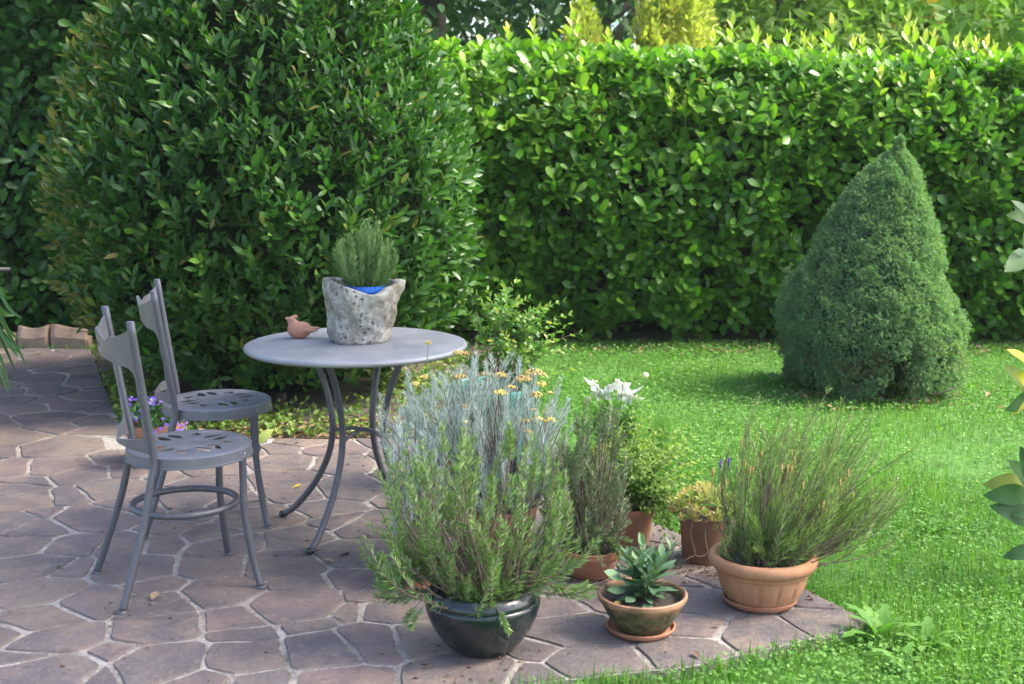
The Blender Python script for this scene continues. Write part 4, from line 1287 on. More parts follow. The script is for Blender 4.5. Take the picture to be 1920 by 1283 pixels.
def bushy(parent, ctr, axes, n, root_r, z0, L, mt, needles, nl, nw, lean=(0, 0), out=.35, stem=.002, tintc=.45, angle=.75, shell=.45, zmin=.12, stem_m=None):
    """upright twigs that fill a rounded outline, each on its own bare stem from the pot"""
    ctr = np.array(ctr); axes = np.array(axes)
    k = 0
    while k < n:
        u = rdir(1)[0] * rng.random() ** shell
        tipp = ctr + u * axes
        if tipp[2] < zmin: continue
        k += 1
        rad = nrm(np.array([u[0], u[1], 0.0]) + 1e-6) * min(1, math.hypot(u[0], u[1]))
        d = nrm(rad * out + np.array([lean[0], lean[1], 1.0]) + rng.normal(0, .22, 3))
        Lk = L * rng.uniform(.7, 1.25)
        A = np.array([root_r * rng.normal() * .5 + rad[0] * root_r, root_r * rng.normal() * .5 + rad[1] * root_r, z0])
        C = tipp - d * Lk * 1.25
        C += rng.normal(0, .022, 3)
        C[2] = max(C[2], z0 * .9)
        tot = np.linalg.norm(C - A) * .5 + np.linalg.norm(tipp - A) * .5 + .02
        bare = float(np.clip(1 - Lk / tot, .08, .72))
        sprig(parent, A, C, tipp, int(needles * rng.uniform(.8, 1.2)), nl, nw, mt, stem, bare, angle, .45, tintc, stem_m=stem_m)

# black glazed pot with rosemary
p0 = G(905, 1217)
bp = empty('potted_rosemary', (p0[0], p0[1], Z0), 0, 'large bushy rosemary in a shiny black glazed pot at the front of the group', 'plant')
pot(bp, [(0, 0), (.082, 0), (.092, .004), (.118, .028), (.144, .064), (.163, .102), (.1705, .130), (.1705, .140), (.1675, .1455), (.165, .147), (.1665, .150), (.164, .160), (.158, .171), (.150, .178), (.146, .180), (.139, .178), (.134, .168), (.134, .150), (0, .150)], M['glaze'], 80, zs=1.07)
soil_disc(bp, .134, .162, 5)
tw = smoothpath([(.0, .01, .14), (-.012, .0, .22), (.01, .01, .30), (-.03, .02, .38)], 14)
V, Fc = tube(tw, np.linspace(.011, .005, 14) * (1 + .12 * rng.random(14)), 8)
obj('trunk', V, Fc, M['twig'], bp)
for e in (((.0, .01, .16), (.05, .02, .22), (.13, .0, .25), (.17, -.02, .30)), ((.0, .01, .2), (-.06, .0, .24), (-.13, -.02, .25), (-.19, .0, .31)), ((.01, .01, .27), (.05, .03, .33), (.10, .04, .42)), ((.0, 0, .17), (.10, -.03, .19), (.20, -.02, .22), (.26, .0, .28)),
          ((.0, 0, .16), (-.05, -.06, .18), (-.12, -.10, .19), (-.17, -.11, .24))):
    P = smoothpath(e, 12)
    V, Fc = tube(P, np.linspace(.006, .003, 12), 6)
    obj('branch', V, Fc, M['twig'], bp)
bushy(bp, (-.05, 0, .41), (.35, .26, .29), 150, .05, .16, .16, M['rosemary'], 74, .031, .0045, stem=.0024, angle=1.0, tintc=.48, zmin=.22, out=.15, shell=.38)
for k in range(26):                              # side shoots that spread low and turn up
    s_ = -1 if k % 5 < 3 else 1
    b = np.array([s_ * rng.uniform(.04, .20), rng.uniform(-.12, .08), .18 + rng.uniform(0, .10)])
    t_ = np.array([s_ * rng.uniform(.20, .34), b[1] * 1.1 + rng.uniform(-.05, .05), rng.uniform(.16, .40)])
    sprig(bp, b, (b + t_) / 2 + [s_ * .05, 0, -.05], t_, 85, .029, .0042, M['rosemary'], .002, .18, .75, .4, .42)
for k in range(9):                               # grass in the pot
    a = rng.uniform(0, 6.28)
for (bx, ty) in ((.03, -.20), (-.15, -.17), (-.17, -.13)):
    b = np.array([bx, -.12, .19]); t_ = np.array([bx + .05 * np.sign(bx + .02), ty, .125])
    sprig(bp, b, (b + t_) / 2 + [0, -.03, .02], t_, 90, .022, .0036, M['rosemary'], .0016, .3, .75, .4, .5)
P = np.c_[rng.normal(-.045, .022, 90), rng.normal(-.05, .03, 90), np.full(90, .158)]
D = nrm(rng.normal(size=(90, 3)) * [.3, .3, .1] + [0, 0, 1])
V, Fc, T = scatter(P, D, rdir(90), rng.uniform(.05, .11, 90), blade_tpl(.03, .2), rng.uniform(.5, .95, 90))
obj('grass_tuft', V, Fc, M['grass'], bp, True, T, kind='stuff')

# mossy bowl with sage
p1 = G(1201, 1186)
sa = empty('saucer', (p1[0], p1[1], Z0), 0, 'round terracotta saucer under the mossy bowl of sage', 'saucer')
pot(sa, [(0, 0), (.088, 0), (.098, .005), (.106, .016), (.1065, .020), (.102, .0215), (.098, .018), (.092, .009), (0, .008)], M['terra_red'], 64, 'dish')
sg = empty('potted_sage', (p1[0] + .004, p1[1], Z0 + .0085), 0, 'young grey green sage in a mossy terracotta bowl nearest the grass', 'plant')
pot(sg, [(0, 0), (.068, 0), (.076, .004), (.096, .030), (.114, .062), (.126, .088), (.129, .090), (.134, .094), (.137, .104), (.1365, .112), (.132, .115), (.126, .112), (.122, .098), (.114, .08), (0, .08)], M['terra_moss'], 72)
soil_disc(sg, .118, .088, 8)
sage_m = mesh(*leaf_tpl(.36, 4, .22, .16, .45, .01), M['sage'], name='sage leaf')
sage_m2 = mesh(*leaf_tpl(.62, 4, .12, .08, .5, .01), M['sage'], name='sage leaf')
for k in range(11):
    a = 2 * np.pi * k / 11 + rng.random() * .4
    q = .02 + .045 * rng.random()
    hh = rng.uniform(.08, .165)
    base = np.array([.006 + q * .3 * math.cos(a), .012 + q * .3 * math.sin(a), .085])
    tipp = base + [q * 1.1 * math.cos(a), q * 1.1 * math.sin(a), hh]
    P = seg_pts(base, base + [q * .3 * math.cos(a), q * .3 * math.sin(a), hh * .6], tipp, 8)
    V, Fc = tube(P, .0022, 6)
    obj('stem', V, Fc, M['greenstem'], sg)
    nl = 10
    u = np.linspace(.15, 1, nl)
    th = np.arange(nl) * 2.4 + a
    op = np.linspace(1.35, .35, nl) + rng.normal(0, .12, nl)
    PP = P[np.minimum((u * 7).astype(int), 7)]
    D = np.c_[np.cos(th) * np.sin(op), np.sin(th) * np.sin(op), np.cos(op)]
    Nh = np.c_[-np.cos(th) * np.cos(op), -np.sin(th) * np.cos(op), np.sin(op)]
    leaf_objects('leaf', PP, D, Nh, np.r_[np.linspace(.080, .095, nl // 2), np.linspace(.085, .050, nl - nl // 2)] * rng.uniform(.85, 1.15, nl), sage_m, np.clip(np.linspace(.25, .8, nl) + rng.normal(0, .12, nl), 0, 1), sg)
leaf_objects('leaf', np.array([(-.03, -.05, .115), (-.055, -.03, .13), (.0, -.06, .10), (-.06, -.02, .16)]), np.array([(-.5, -.75, .1), (-.9, -.3, .2), (.25, -.9, -.15), (-.8, -.2, .5)]), np.array([(0, -.5, 1.0)] * 4), np.array([.05, .06, .055, .07]), sage_m2, [.65, .6, .4, .7], sg)
leaf_objects('leaf', np.array([(-.07, -.045, .10)]), np.array([(-.5, -.7, .2)]), np.array([(0, -.5, 1.0)]), np.array([.035]), mesh(*leaf_tpl(.5, 3), M['yellowleaf'], name='yellow leaf'), [.5], sg)

# pale terracotta planter with lavender
p2 = G(1424, 1133)
sa2 = empty('saucer', (p2[0], p2[1], Z0), 0, 'round terracotta saucer under the lavender planter', 'saucer')
pot(sa2, [(0, 0), (.100, 0), (.112, .006), (.121, .020), (.1215, .024), (.116, .0255), (.110, .020), (.104, .009), (0, .008)], M['terra_red'], 72, 'dish')
lv = empty('potted_lavender', (p2[0] + .006, p2[1], Z0 + .0085), 0, 'big loose lavender in a pale fluted terracotta planter at the patio corner', 'plant')
seg = 128
prof = [(0, 0), (.098, 0), (.106, .004), (.122, .028), (.136, .056), (.1425, .080), (.144, .096), (.1445, .100), (.150, .103), (.1525, .108), (.152, .114), (.156, .118), (.1655, .122), (.1725, .130), (.1745, .142), (.172, .153), (.165, .160), (.156, .162), (.149, .158), (.146, .150), (.1435, .146), (.139, .144), (.137, .12), (0, .12)]
V, Fc = lathe(prof, seg)
a_ = np.arctan2(V[:, 1], V[:, 0])
fl = np.clip(V[:, 2] / .02, 0, 1) * np.clip((.098 - V[:, 2]) / .015, 0, 1) * (np.hypot(V[:, 0], V[:, 1]) > .09)
k_ = 1 - .045 * fl * np.exp(-(np.abs(np.angle(np.exp(1j * 14 * a_ + 1j * .6))) / .45) ** 2)
V[:, :2] *= k_[:, None]
smooth_by_angle(obj('pot', V, Fc, M['terra'], lv), 50)
soil_disc(lv, .138, .136, 11)
bushy(lv, (.16, .03, .40), (.35, .23, .30), 185, .05, .135, .19, M['lavender'], 78, .032, .0032, lean=(.28, .03), out=.35, stem=.0019, tintc=.5, angle=.75, shell=.35, zmin=.22)
for k in range(22):
    b = np.array([.02 + .06 * rng.random(), rng.uniform(-.05, .05), .14])
    t_ = np.array([rng.uniform(.18, .42), rng.uniform(-.14, .18), rng.uniform(.22, .42)])
    sprig(lv, b, (b * .4 + t_ * .6) - [0, 0, .06], t_, 110, .032, .0032, M['lavender'], .0022, .45, .5, .4, .4)
for k in range(30):
    b = np.array([rng.normal(.01, .03), rng.normal(-.03, .03), .14])
    t_ = b + np.array([rng.uniform(-.07, .06), rng.uniform(-.1, .0), rng.uniform(.08, .22)])
    sprig(lv, b, (b + t_) / 2 + [0, -.01, .02], t_, 90, .030, .0032, M['lavender'], .0016, .1, .6, .4, .4)
for k in range(26):                              # dried flower spikes
    th = rng.uniform(0, 6.28); q = rng.random() ** .5
    b = np.array([.06 + .26 * q * math.cos(th), .02 + .2 * q * math.sin(th), .46 + .06 * rng.random() - .16 * q**2 * (1 if math.cos(th) > 0 else .4)])
    V, Fc = tube([b - [.01, 0, .10], b, b + [.004, 0, .03]], [.0008, .0008, .0008], 4)
    V2, F2 = lathe([(.0, 0), (.0032, .004), (.0026, .010), (.0034, .016), (.002, .024), (0, .028)], 6, b + [0, 0, .0])
    Vj, Fj = join([(V, Fc), (V2, F2)])
    obj('flower_spike', Vj, Fj, M['gold'] if k > 1 else M['purple'], lv)

# brown nursery pot with sedum
p3 = G(1324, 1049)
sd_ = empty('potted_sedum', (p3[0], p3[1], Z0), 0, 'pinkish yellow sedum in a plain brown plastic pot behind the lavender planter', 'plant')
pot(sd_, [(0, 0), (.082, 0), (.086, .004), (.095, .130), (.0985, .131), (.0995, .162), (.097, .164), (.093, .160), (.091, .145), (0, .145)], M['terra_brown'], 64)
soil_disc(sd_, .092, .152, 13)
sed_m = mesh(*leaf_tpl(.5, 2, .3, -.15), M['sedum'], name='sedum leaf')
rs_, Dd, Nn_, Ss, tt_ = [], [], [], [], []
for k in range(95):
    a = rng.uniform(0, 6.28); q = .118 * math.sqrt(rng.random())
    z = .185 + .04 * (1 - (q / .118) ** 2) + rng.uniform(-.015, .02) - (q > .095) * .02
    c_ = np.array([q * math.cos(a) - .012, q * math.sin(a), z])
    tn = rng.random()
    for j in range(8):
        th = j * 2.4; op = 1.35 - .13 * j
        rs_.append(c_ + [0, 0, .0015 * j]); Dd.append((math.cos(th) * math.sin(op) + .15 * math.cos(a), math.sin(th) * math.sin(op) + .15 * math.sin(a), math.cos(op)))
        Nn_.append((-math.cos(th), -math.sin(th), .8)); Ss.append(.026); tt_.append(np.clip(tn * .8 + .02 * j, 0, 1))
V, Fc, T = scatter(rs_, np.array(Dd), np.array(Nn_), Ss, leaf_tpl(.5, 2, .3, -.15), tt_)
obj('rosettes', V, Fc, M['sedum'], sd_, True, T, kind='stuff')
for e in (((-.06, -.08, .17), (-.072, -.096, .12), (-.055, -.10, .05), (-.075, -.102, .035), (-.10, -.10, .02)), ((-.02, -.09, .17), (-.02, -.102, .10), (-.012, -.104, .055), (-.035, -.105, .04), (-.055, -.104, .045)), ((.06, -.08, .17), (.09, -.09, .14), (.11, -.08, .13))):
    V, Fc = tube(smoothpath(e, 16), .0022, 5)
    obj('trailing_stem', V, Fc, M['edge_stone'], sd_)

# generic terracotta pot
def tpot(parent, r, h, m, soilz=None):
    pot(parent, [(0, 0), (r * .70, 0), (r * .73, .004), (r * .92, h * .76), (r * .99, h * .77), (r, h * .80), (r, h * .97), (r * .975, h), (r * .92, h * .99), (r * .89, h * .86), (0, h * .86)], m, 56)
    soil_disc(parent, r * .885, h * .90, r * 100)

# curry plants: silver needles with dry yellow heads
def flower_heads(parent, spots):
    for x, y, z, r in spots:
        root_ = np.array([x * .72, y * .72, z - .17])
        P = seg_pts(root_, root_ * .5 + np.array([x, y, z - .05]) * .5, np.array([x, y, z]), 7)
        V, Fc = tube(P, .0011, 4)
        o = obj('flower_stem', V, Fc, M['greenstem'], parent)
        parts = []
        r = r * 1.25
        n = int(15 * (r / .016) ** 1.5) + 6
        for k in range(n):
            th = rng.uniform(0, 6.28); q = math.sqrt(rng.random())
            parts.append(ball((x + r * q * math.cos(th), y + r * q * math.sin(th), z + r * .45 * (1 - q * q) + rng.uniform(-.002, .002)), (.0042, .0042, .0046), 6, 5))
        V, Fc = join(parts)
        h = obj('flower_head', V, Fc, M['gold'], o)
        h['tint'] = float(rng.uniform(.1, 1))
p4 = G(945, 1052)
cy = empty('potted_curry_plant', (p4[0], p4[1], Z0), 0, 'silver needled curry plant with dry yellow flower heads behind the black pot', 'plant')
tpot(cy, .115, .20, M['terra_red'])
bushy(cy, (-.10, 0, .475), (.38, .25, .29), 300, .06, .18, .16, M['curry'], 95, .038, .0026, stem=.0018, tintc=.55, angle=.68, zmin=.24)
Ysp = p4[1]
fh = []
for px, py, dy, r in ((938, 705, .0, .013), (862, 708, -.05, .017), (912, 702, .05, .013), (940, 707, .02, .026), (1002, 702, .0, .030), (980, 712, -.05, .022), (958, 728, -.1, .012), (938, 738, -.1, .02), (1016, 722, .0, .018), (1006, 742, -.05, .018), (1030, 737, .06, .007), (873, 763, -.14, .012), (870, 793, -.16, .012), (1008, 787, -.08, .016),
                      (1032, 790, -.05, .018), (1000, 770, -.02, .009), (985, 790, -.1, .010), (990, 812, -.12, .013), (820, 765, -.1, .010), (1020, 775, .02, .009)):
    w = at(px, py, Ysp + dy) - np.array([p4[0], p4[1], Z0])
    fh.append((*w, r))
flower_heads(cy, fh)
p5 = G(782, 1098)
sa3 = empty('saucer', (p5[0], p5[1], Z0), 0, 'small terracotta saucer half hidden left of the black pot', 'saucer')
pot(sa3, [(0, 0), (.080, 0), (.090, .005), (.097, .017), (.0975, .021), (.092, .0225), (.088, .017), (.083, .009), (0, .008)], M['terra_red'], 56, 'dish')
c5 = empty('potted_curry_plant', (p5[0], p5[1], Z0 + .0085), 0, 'smaller silver curry plant in the terracotta pot left of the black pot', 'plant')
tpot(c5, .088, .16, M['terra_red'])
bushy(c5, (-.01, .06, .42), (.13, .11, .21), 46, .03, .145, .15, M['curry'], 85, .036, .0026, stem=.0018, tintc=.5, angle=.68, zmin=.22)
fh = []
for px, py, dy, r in ((803, 648, .1, .008), (858, 668, .1, .014), (795, 713, .1, .012), (779, 725, .05, .010), (868, 668, .12, .012)):
    w = at(px, py, p5[1] + dy) - np.array([p5[0], p5[1], Z0])
    fh.append((*w, r))
flower_heads(c5, fh)

# old grey rosemary in a low dish
p6 = G(1108, 1080)
rg = empty('potted_rosemary', (p6[0], p6[1], Z0), 0, 'old woody grey green rosemary in a low terracotta pot beside the sage bowl', 'plant')
pot(rg, [(0, 0), (.066, 0), (.072, .004), (.098, .075), (.104, .077), (.1055, .098), (.102, .101), (.097, .098), (.094, .085), (0, .085)], M['terra_red'], 56)
soil_disc(rg, .094, .09, 17)
bushy(rg, (-.02, .03, .33), (.19, .16, .29), 120, .035, .09, .14, M['rosemary_grey'], 74, .027, .0044, angle=.95, stem=.0022, tintc=.46, zmin=.13)
for k in range(16):
    b = np.array([rng.uniform(-.05, .08), rng.uniform(-.08, .02), .10])
    t_ = np.array([b[0] + rng.uniform(.02, .14), rng.uniform(-.17, -.02), rng.uniform(.06, .2)])
    sprig(rg, b, (b + t_) / 2 + [0, -.02, .05], t_, 85, .022, .0026, M['rosemary'], .0018, .2, .75, .4, .45)

# leafy stems (oregano, shrub, balloon flower)
def leafy(parent, A, C, B, pairs, size, lm, mi_t, stem_r, m_stem, name='stem', asp=.55, tint=(.3, .9), open_=1.0):
    P = seg_pts(np.asarray(A, float), np.asarray(C, float), np.asarray(B, float), 12)
    V, Fc = tube(P, np.linspace(stem_r * 1.5, stem_r * .5, 12), 5, cap=False)
    Fs = np.array([[a, b, c] for f in Fc for a, b, c in ((f[0], f[1], f[2]), (f[0], f[2], f[3]))])
    u = np.repeat(np.linspace(.2, 1, pairs), 2)
    f = u * 11
    i = np.minimum(f.astype(int), 10)
    p = P[i] + (P[i + 1] - P[i]) * (f - i)[:, None]
    T = nrm(P[i + 1] - P[i])
    n = len(u)
    ref = nrm(np.cross(T, [0.3, .8, .1]))
    b2 = np.cross(T, ref)
    th = np.repeat(np.arange(pairs) * 1.57 + rng.random(), 2) + np.tile([0, np.pi], pairs) + rng.normal(0, .25, n)
    rad = np.cos(th)[:, None] * ref + np.sin(th)[:, None] * b2
    op = open_ * (1.15 - .55 * u) * rng.uniform(.85, 1.15, n)
    D = T * np.cos(op)[:, None] + rad * np.sin(op)[:, None]
    Nh = T * np.sin(op)[:, None] - rad * np.cos(op)[:, None] + [0, 0, .4]
    S = size * (1 - .45 * u) * rng.uniform(.75, 1.2, n)
    V2, F2, T2 = scatter(p, D, Nh, S, leaf_tpl(asp, 2, .25, .15), np.clip(tint[0] + (tint[1] - tint[0]) * u + rng.normal(0, .12, n), 0, 1))
    mi = np.r_[np.zeros(len(Fs), int), np.ones(len(F2), int)]
    return obj(name, np.concatenate([V, V2]), np.concatenate([Fs, F2 + len(V)]), [m_stem, lm], parent, True, np.concatenate([np.zeros(len(V)), T2]), mi)
p7 = G(1185, 1018)
og = empty('potted_oregano', (p7[0], p7[1], Z0), 0, 'yellow green oregano spilling from a terracotta pot between rosemary and sedum', 'plant')
tpot(og, .085, .14, M['terra_red'])
for k in range(150):
    a = rng.uniform(0, 6.28); q = rng.random() ** .6
    b = np.array([.05 * q * math.cos(a), .05 * q * math.sin(a), .13])
    h = rng.uniform(.14, .40) * (1 - .35 * q)
    t_ = b + [.21 * q * math.cos(a) + .04, .19 * q * math.sin(a), h]
    leafy(og, b, b + [.03 * math.cos(a), .03 * math.sin(a), h * .7], t_, 9, .034, M['oregano'], 0, .001, M['twig'] if k % 3 == 0 else M['greenstem'], tint=(.2, .85))
for k in range(26):                              # trailing stems towards the sedum
    b = np.array([rng.uniform(-.04, .06), -.05 + .08 * rng.random(), .14])
    t_ = b + [rng.uniform(.08, .22), rng.uniform(-.22, .0), rng.uniform(-.10, .04)]
    leafy(og, b, (b + t_) / 2 + [.02, -.02, .10], t_, 9, .030, M['oregano'], 0, .001, M['twig'], tint=(.3, .9))
p8 = G(925, 905)
ts = empty('potted_shrub', (p8[0], p8[1], Z0), 0, 'pale leaved shrub in a big teal pot behind the silver plant', 'plant')
pot(ts, [(0, 0), (.135, 0), (.142, .006), (.165, .20), (.183, .385), (.192, .395), (.196, .410), (.194, .424), (.186, .428), (.178, .42), (.174, .37), (0, .37)], M['teal'], 72)
soil_disc(ts, .172, .385, 19)
for px, py, dy in ((880, 545, .1), (968, 528, .12), (950, 560, .0), (1000, 600, .05), (1055, 565, .05), (1065, 590, .02), (1085, 625, .1), (1070, 650, -.05), (1030, 640, -.05), (905, 570, .05), (890, 610, .0), (930, 600, -.05), (980, 610, .1), (1010, 575, .14), (1045, 605, .14), (870, 590, .15), (1000, 650, -.08), (960, 640, -.1), (925, 640, -.1), (895, 650, -.06),
                   (1050, 660, -.08), (1085, 690, .0), (915, 545, .15), (990, 560, .1), (1020, 700, -.1), (945, 670, -.12), (985, 675, -.12), (860, 640, .1), (880, 680, .02), (905, 690, -.06)):
    w = at(px, py, p8[1] + dy) - np.array([p8[0], p8[1], Z0])
    b = np.array([rng.normal(0, .06), rng.normal(0, .06), .38])
    c_ = np.array([b[0] * .6 + w[0] * .4, b[1] * .6 + w[1] * .4, max(w[2] * .95, .5)])
    leafy(ts, b, c_, w, 11, .048, M['shrub'], 0, .0016, M['twig'], tint=(.25, .8), asp=.5)
    q = c_ * .5 + w * .3 + b * .2
    for _ in range(2):
        t2 = q + [rng.normal(0, .07), rng.normal(0, .07), rng.uniform(.02, .14)]
        leafy(ts, q, (q + t2) / 2 + [0, 0, .03], t2, 6, .04, M['shrub'], 0, .001, M['greenstem'], tint=(.3, .85), asp=.5)
# white balloon flowers
p9 = G(1150, 905)
bf = empty('balloon_flower_plant', (p9[0], p9[1], Z0), 0, 'leafy plant with drooping white flowers and round cream buds at the edge of the paving', 'plant')
tpot(bf, .10, .14, M['terra_brown'])
for k in range(34):
    a = rng.uniform(0, 6.28); q = rng.random() ** .5
    b = np.array([.05 * q * math.cos(a), .05 * q * math.sin(a), .13])
    h = rng.uniform(.12, .28)
    leafy(bf, b, b + [0, 0, h * .7], b + [.12 * q * math.cos(a), .12 * q * math.sin(a), h], 8, .06, M['clover'], 0, .0014, M['greenstem'], tint=(.1, .9), asp=.42)
def petal_flower(parent, c, ax, size, n=5, m=M['white']):
    ax = nrm(np.array(ax)); A = nrm(np.cross(ax, [.2, .3, .9])); B = np.cross(ax, A)
    fl = empty('flower', c); fl.parent = parent
    me_ = mesh(*leaf_tpl(.62, 3, .25, .35, .45, .01), m, name='petal')
    for k in range(n):
        th = 2 * np.pi * k / n + rng.random() * .3
        rad = A * math.cos(th) + B * math.sin(th)
        leaf_objects('petal', np.zeros((1, 3)), (ax * .62 + rad * .8)[None], (ax * .8 - rad * .62)[None], [size * rng.uniform(.85, 1.1)], me_, [rng.random()], fl)
for px, py, ax in ((1122, 728, (-.7, -.4, -.5)), (1140, 728, (.5, -.5, -.6)), (1132, 740, (-.1, -.6, -.7)), (1168, 726, (-.2, -.6, -.5)), (1166, 742, (.1, -.5, -.8)), (1182, 738, (.6, -.3, -.7)), (1180, 752, (.4, -.6, -.7))):
    w = at(px, py - 6, p9[1]) - np.array([p9[0], p9[1], Z0])
    b = np.array([w[0] * .3, 0, .2])
    V, Fc = tube(seg_pts(b, np.array([w[0] * .8, 0, w[2] * .8]), w, 9), .0014, 5)
    obj('flower_stem', V, Fc, M['greenstem'], bf)
    petal_flower(bf, w, ax, .066)
for px, py, r in ((1210, 704, .015), (1103, 748, .014), (1118, 715, .006), (1187, 757, .005), (1198, 720, .005)):
    w = at(px, py, p9[1]) - np.array([p9[0], p9[1], Z0])
    b = np.array([w[0] * .4, 0, .2])
    V, Fc = tube(seg_pts(b, np.array([w[0] * .85, 0, w[2] * .8]), w, 9), .0014, 5)
    stm = obj('flower_stem', V, Fc, M['greenstem'], bf)
    V, Fc = ball(w, (r, r, r * .92), 10, 8)
    obj('bud', V, Fc, M['cream'], stm)
# chives
p10 = G(1215, 905)
cv = empty('chive_clump', (p10[0], p10[1], -.02), 0, 'clump of thin bright green chives leaning over the lawn edge', 'plant')
n = 620
a = rng.uniform(0, 6.28, n); q = rng.random(n) ** .5
P = np.c_[.05 * q * np.cos(a), .05 * q * np.sin(a), np.zeros(n)]
D = nrm(np.c_[.55 * q * np.cos(a) + .16, .45 * q * np.sin(a), np.ones(n)])
V, Fc, T = scatter(P, D, np.c_[np.cos(a), np.sin(a), np.full(n, .3)], rng.uniform(.16, .34, n), blade_tpl(.010, .3), np.clip(.55 + .2 * rng.normal(size=n), 0, .95))
obj('blades', V, Fc, M['grass'], cv, True, T, kind='stuff')
for px, py in ((1218, 806), (1224, 815), (1245, 805), (1252, 815), (1275, 870), (1205, 830)):
    w = at(px, py, p10[1] - .02) - np.array([p10[0], p10[1], -.02])
    V, Fc = tube(seg_pts(np.array([0, 0, 0]), np.array([w[0] * .3, w[1] * .3, w[2] * .8]), w, 8), .0012, 4)
    stm = obj('flower_stem', V, Fc, M['greenstem'], cv)
    V, Fc = ball(w, (.008, .008, .007), 8, 6)
    obj('dry_head', V, Fc, M['dead'], stm)

# purple campanula in a terracotta pot behind the chairs
p11 = G(292, 868)
cp = empty('potted_bellflower', (p11[0], p11[1], Z0), 0, 'terracotta pot of violet star flowers behind the chairs on the paving', 'plant')
tpot(cp, .135, .19, M['terra_red'])
P, Dd = [], []
n = 900
a = rng.uniform(0, 6.28, n); q = .15 * rng.random(n) ** .5
P = np.c_[q * np.cos(a), q * np.sin(a), .20 + .06 * (1 - (q / .15) ** 2) * rng.random(n) + rng.uniform(-.02, .03, n)]
V, Fc, T = scatter(P, nrm(rdir(n) + [0, 0, .5]), rdir(n) + [0, 0, 1], rng.uniform(.015, .03, n), leaf5(.8), rng.uniform(0, .6, n))
obj('foliage', V, Fc, M['strap'], cp, True, T, kind='stuff')
pm_ = []
for k in range(5):
    th = 2 * np.pi * k / 5
    V, Fc = leaf_tpl(.5, 2, .1, .15)
    c_, s_ = math.cos(th), math.sin(th)
    pm_.append((np.c_[V[:, 0] * c_ - V[:, 1] * s_, V[:, 0] * s_ + V[:, 1] * c_, V[:, 2] + .2 * np.hypot(V[:, 0], V[:, 1])], Fc))
Vs_, Fs_ = join(pm_)
star = mesh(Vs_, np.array(Fs_), M['purple'], name='star flower')
n = 110
a = rng.uniform(0, 6.28, n); q = .15 * rng.random(n) ** .5
P = np.c_[q * np.cos(a) + .012, q * np.sin(a) - .02, .25 + .05 * (1 - (q / .15) ** 2) + rng.uniform(-.05, .03, n) - .05 * (q > .11)]
axs = nrm(np.c_[np.cos(a) * .5, np.sin(a) * .5 - .5, np.full(n, .8)] + .3 * rng.normal(size=(n, 3)))
leaf_objects('flower', P, np.cross(axs, rdir(n)), axs, rng.uniform(.010, .0145, n), star, rng.random(n), cp)
# yellow green leaf behind the farther chair's front leg
lf = mesh(*leaf_tpl(.55, 4, .3, .45), M['lime'], name='lime leaf')
o = put('leaf', lf, None, G(484, 842)); o.scale = (.10,) * 3; o.rotation_euler = (R(70), R(25), R(-40)); o.location.z = .02
tag(o, 'upright yellow green leaf behind the front leg of the farther chair', 'leaf')

# ------------------------------------------------------------------ left edge: strap-leaved plant and a bar end
p12 = np.array([-2.62, 6.1, Z0])
sp_ = empty('strap_leaf_plant', p12, 0, 'plant with long arching strap leaves reaching in from the left edge', 'plant')
tpot(sp_, .15, .30, M['terra_red'])
def strap(parent, pts, w, tint):
    P = smoothpath(pts, 12)
    T = nrm(np.gradient(P, axis=0))
    sidev = nrm(np.cross(T, [0, -1, .15]))
    ww = w * np.sin(np.pi * np.clip(np.linspace(.12, 1, 12), 0, 1)) ** .6 * .5
    nn = np.cross(sidev, T)
    V = np.concatenate([P - sidev * ww[:, None] + nn * ww[:, None] * .4, P, P + sidev * ww[:, None] + nn * ww[:, None] * .4])
    Fc = [(k, k + 1, 12 + k + 1, 12 + k) for k in range(11)] + [(12 + k, 13 + k, 25 + k, 24 + k) for k in range(11)]
    o = obj('leaf', V, Fc, M['strap'], parent)
    o['tint'] = float(tint)
tips = [(18, 745), (8, 735), (38, 640), (48, 655), (14, 560), (42, 598), (-6, 720), (52, 690), (30, 700), (28, 592), (2, 690), (36, 672), (20, 735), (46, 668)]
for px, py in tips:
    w = at(px, py, 6.0 + .3 * rng.random()) - p12
    s0 = np.array([rng.normal(0, .04), rng.normal(0, .04), .28])
    hi = max(w[2], .5) + rng.uniform(.02, .12)
    strap(sp_, [s0, s0 * .5 + np.array([w[0] * .45, w[1] * .45, hi]) + [0, 0, -.04], np.array([w[0] * .82, w[1] * .82, (hi * .55 + w[2] * .45)]), w], .017, rng.random())
for k in range(14):
    a = rng.uniform(1.8, 4.6)
    w = np.array([.38 * math.cos(a), .38 * math.sin(a), rng.uniform(.2, .6)])
    strap(sp_, [np.array([0, 0, .28]), w * [.5, .5, 0] + [0, 0, .6], w * [.85, .85, 0] + [0, 0, w[2] * .5 + .28], w], .017, rng.random())
hb = at(20, 506, 6.6)
rail = empty('handrail', (hb[0] - .6, hb[1], 0), 0, 'end of a dark metal rail at the left edge in front of the hedge', 'rail')
V, Fc = tube([(.6, 0, hb[2]), (-.4, 0, hb[2])], .014, 10)
obj('bar', V, Fc, M['dark_metal'], rail)
for x in (-.35, .2):
    V, Fc = tube([(x, 0, Z0 * 0), (x, 0, hb[2])], .014, 10)
    obj('post', V, Fc, M['dark_metal'], rail)

